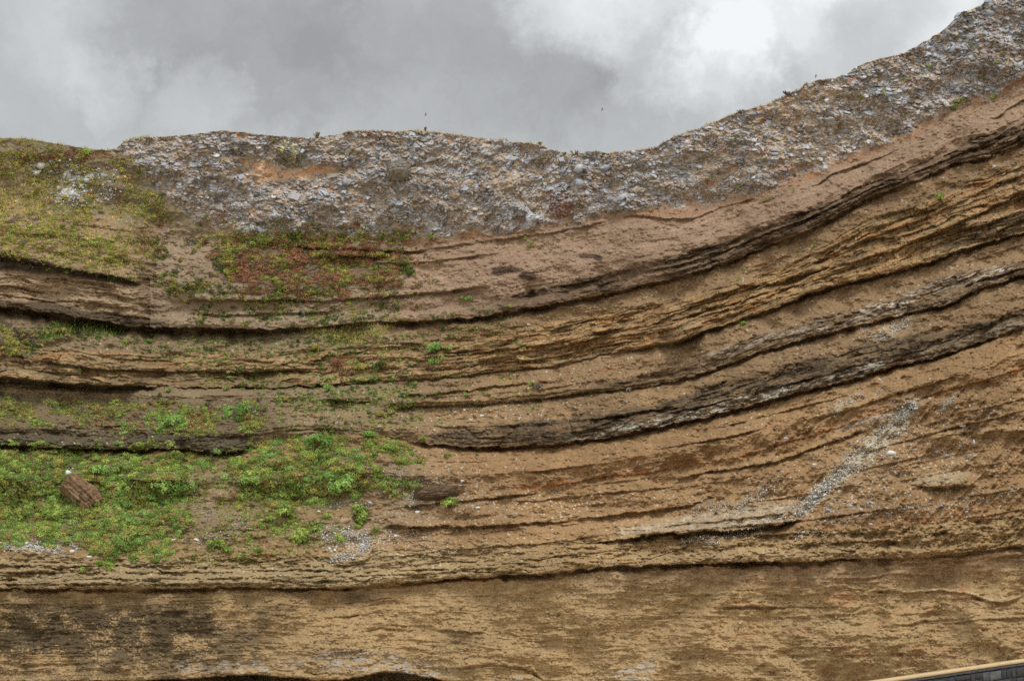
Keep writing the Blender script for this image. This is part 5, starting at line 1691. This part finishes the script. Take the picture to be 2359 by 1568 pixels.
# warped direction so that the cloud edges are ragged
wn = N('ShaderNodeTexNoise')
wn.inputs['Scale'].default_value = 5.5
wn.inputs['Detail'].default_value = 7
wn.inputs['Roughness'].default_value = .68
nt.links.new(dirv, wn.inputs['Vector'])
sub = N('ShaderNodeVectorMath')
sub.operation = 'SUBTRACT'
nt.links.new(wn.outputs['Color'], sub.inputs[0])
sub.inputs[1].default_value = (.5, .5, .5)
scl = N('ShaderNodeVectorMath')
scl.operation = 'SCALE'
scl.inputs['Scale'].default_value = .2
nt.links.new(sub.outputs[0], scl.inputs[0])
add = N('ShaderNodeVectorMath')
add.operation = 'ADD'
nt.links.new(dirv, add.inputs[0])
nt.links.new(scl.outputs[0], add.inputs[1])
nrm = N('ShaderNodeVectorMath')
nrm.operation = 'NORMALIZE'
nt.links.new(add.outputs[0], nrm.inputs[0])
wdir = nrm.outputs[0]
CLOUDS = [  # place, size (photo units), brightness change
    (560, 20, 330, -.15), (900, 80, 330, -.06), (380, 60, 160, -.05), (1130, 110, 170, -.09), (1310, 220, 150, -.10), (1000, 230, 260, -.03),
    (120, 10, 170, .14), (225, 130, 80, .14), (430, 205, 105, .20), (60, 180, 140, .02), (190, 320, 110, .10), (680, 210, 120, -.04),
    (1330, -20, 170, .32), (1560, 0, 220, .34), (1800, 20, 230, .36), (2050, 0, 230, .34), (2300, 0, 220, .34), (1660, 200, 140, .32), (1750, 130, 120, .16),
    (1540, 190, 110, .10), (1470, 130, 130, -.19), (1560, 150, 90, -.1), (1890, 130, 110, -.18), (2065, 45, 120, -.27), (1790, 205, 90, -.16), (1990, 120, 90, -.12), (2150, 20, 90, -.12), (1450, 320, 170, -.03)]
acc = None
for (cx, cy, rr, amp) in CLOUDS:
    d = at(cx, cy, 1.0) - Vector((0, 0, CAMZ))
    d.normalize()
    dp = N('ShaderNodeVectorMath')
    dp.operation = 'DOT_PRODUCT'
    nt.links.new(wdir, dp.inputs[0])
    dp.inputs[1].default_value = d
    v = maprange(dp.outputs['Value'], math.cos(rr * 1.25 / FPX), 1.0, 0, amp)
    acc = v if acc is None else math_('ADD', acc, v)
n2 = N('ShaderNodeTexNoise')
n2.inputs['Scale'].default_value = 8
n2.inputs['Detail'].default_value = 8
n2.inputs['Roughness'].default_value = .62
nt.links.new(wdir, n2.inputs['Vector'])
acc = math_('ADD', acc, maprange(n2.outputs['Fac'], .25, .75, -.15, .15, False))
acc = math_("ADD", acc, .575)
acc = math_('MAXIMUM', acc, .30)
acc = maprange(acc, .30, 1.25, .365, .96, False)
# an overcast sky is brighter overhead and behind the viewer
sep = N('ShaderNodeSeparateXYZ')
nt.links.new(dirv, sep.inputs[0])
acc = math_('ADD', acc, maprange(sep.outputs['Z'], .55, .95, 0, .55))
acc = math_('ADD', acc, maprange(sep.outputs['Y'], .35, -.5, 0, .55))
acc = math_('MULTIPLY', acc, maprange(sep.outputs['Z'], -.02, .02, .25, 1))
cc = N('ShaderNodeCombineColor')
for i, k in enumerate((.97, 1.0, 1.012)):
    nt.links.new(math_('MULTIPLY', acc, k), cc.inputs[i])
bg_c = N('ShaderNodeBackground')
nt.links.new(cc.outputs[0], bg_c.inputs['Color'])
mixs = N('ShaderNodeMixShader')
mixs.inputs[0].default_value = .96
nt.links.new(bg_sky.outputs[0], mixs.inputs[1])
nt.links.new(bg_c.outputs[0], mixs.inputs[2])
wo = N('ShaderNodeOutputWorld')
nt.links.new(mixs.outputs[0], wo.inputs['Surface'])

sun = bpy.data.lights.new('sun', 'SUN')
sun.energy = 1.75
sun.angle = math.radians(18)
sun.color = (1, .98, .95)
so = bpy.data.objects.new('sun', sun)
sd = Vector((math.sin(SUN_AZ) * math.cos(SUN_EL), math.cos(SUN_AZ) * math.cos(SUN_EL), math.sin(SUN_EL)))
so.rotation_euler = (-sd).to_track_quat('-Z', 'Y').to_euler()
so.location = (0, -40, 80)
COL.objects.link(so)

scene.view_settings.view_transform = 'Standard'
scene.view_settings.look = 'None'
scene.view_settings.exposure = 0
scene.view_settings.gamma = 1
scene.render.engine = 'CYCLES'
scene.cycles.use_denoising = False
scene.cycles.max_bounces = 6
scene.cycles.diffuse_bounces = 4
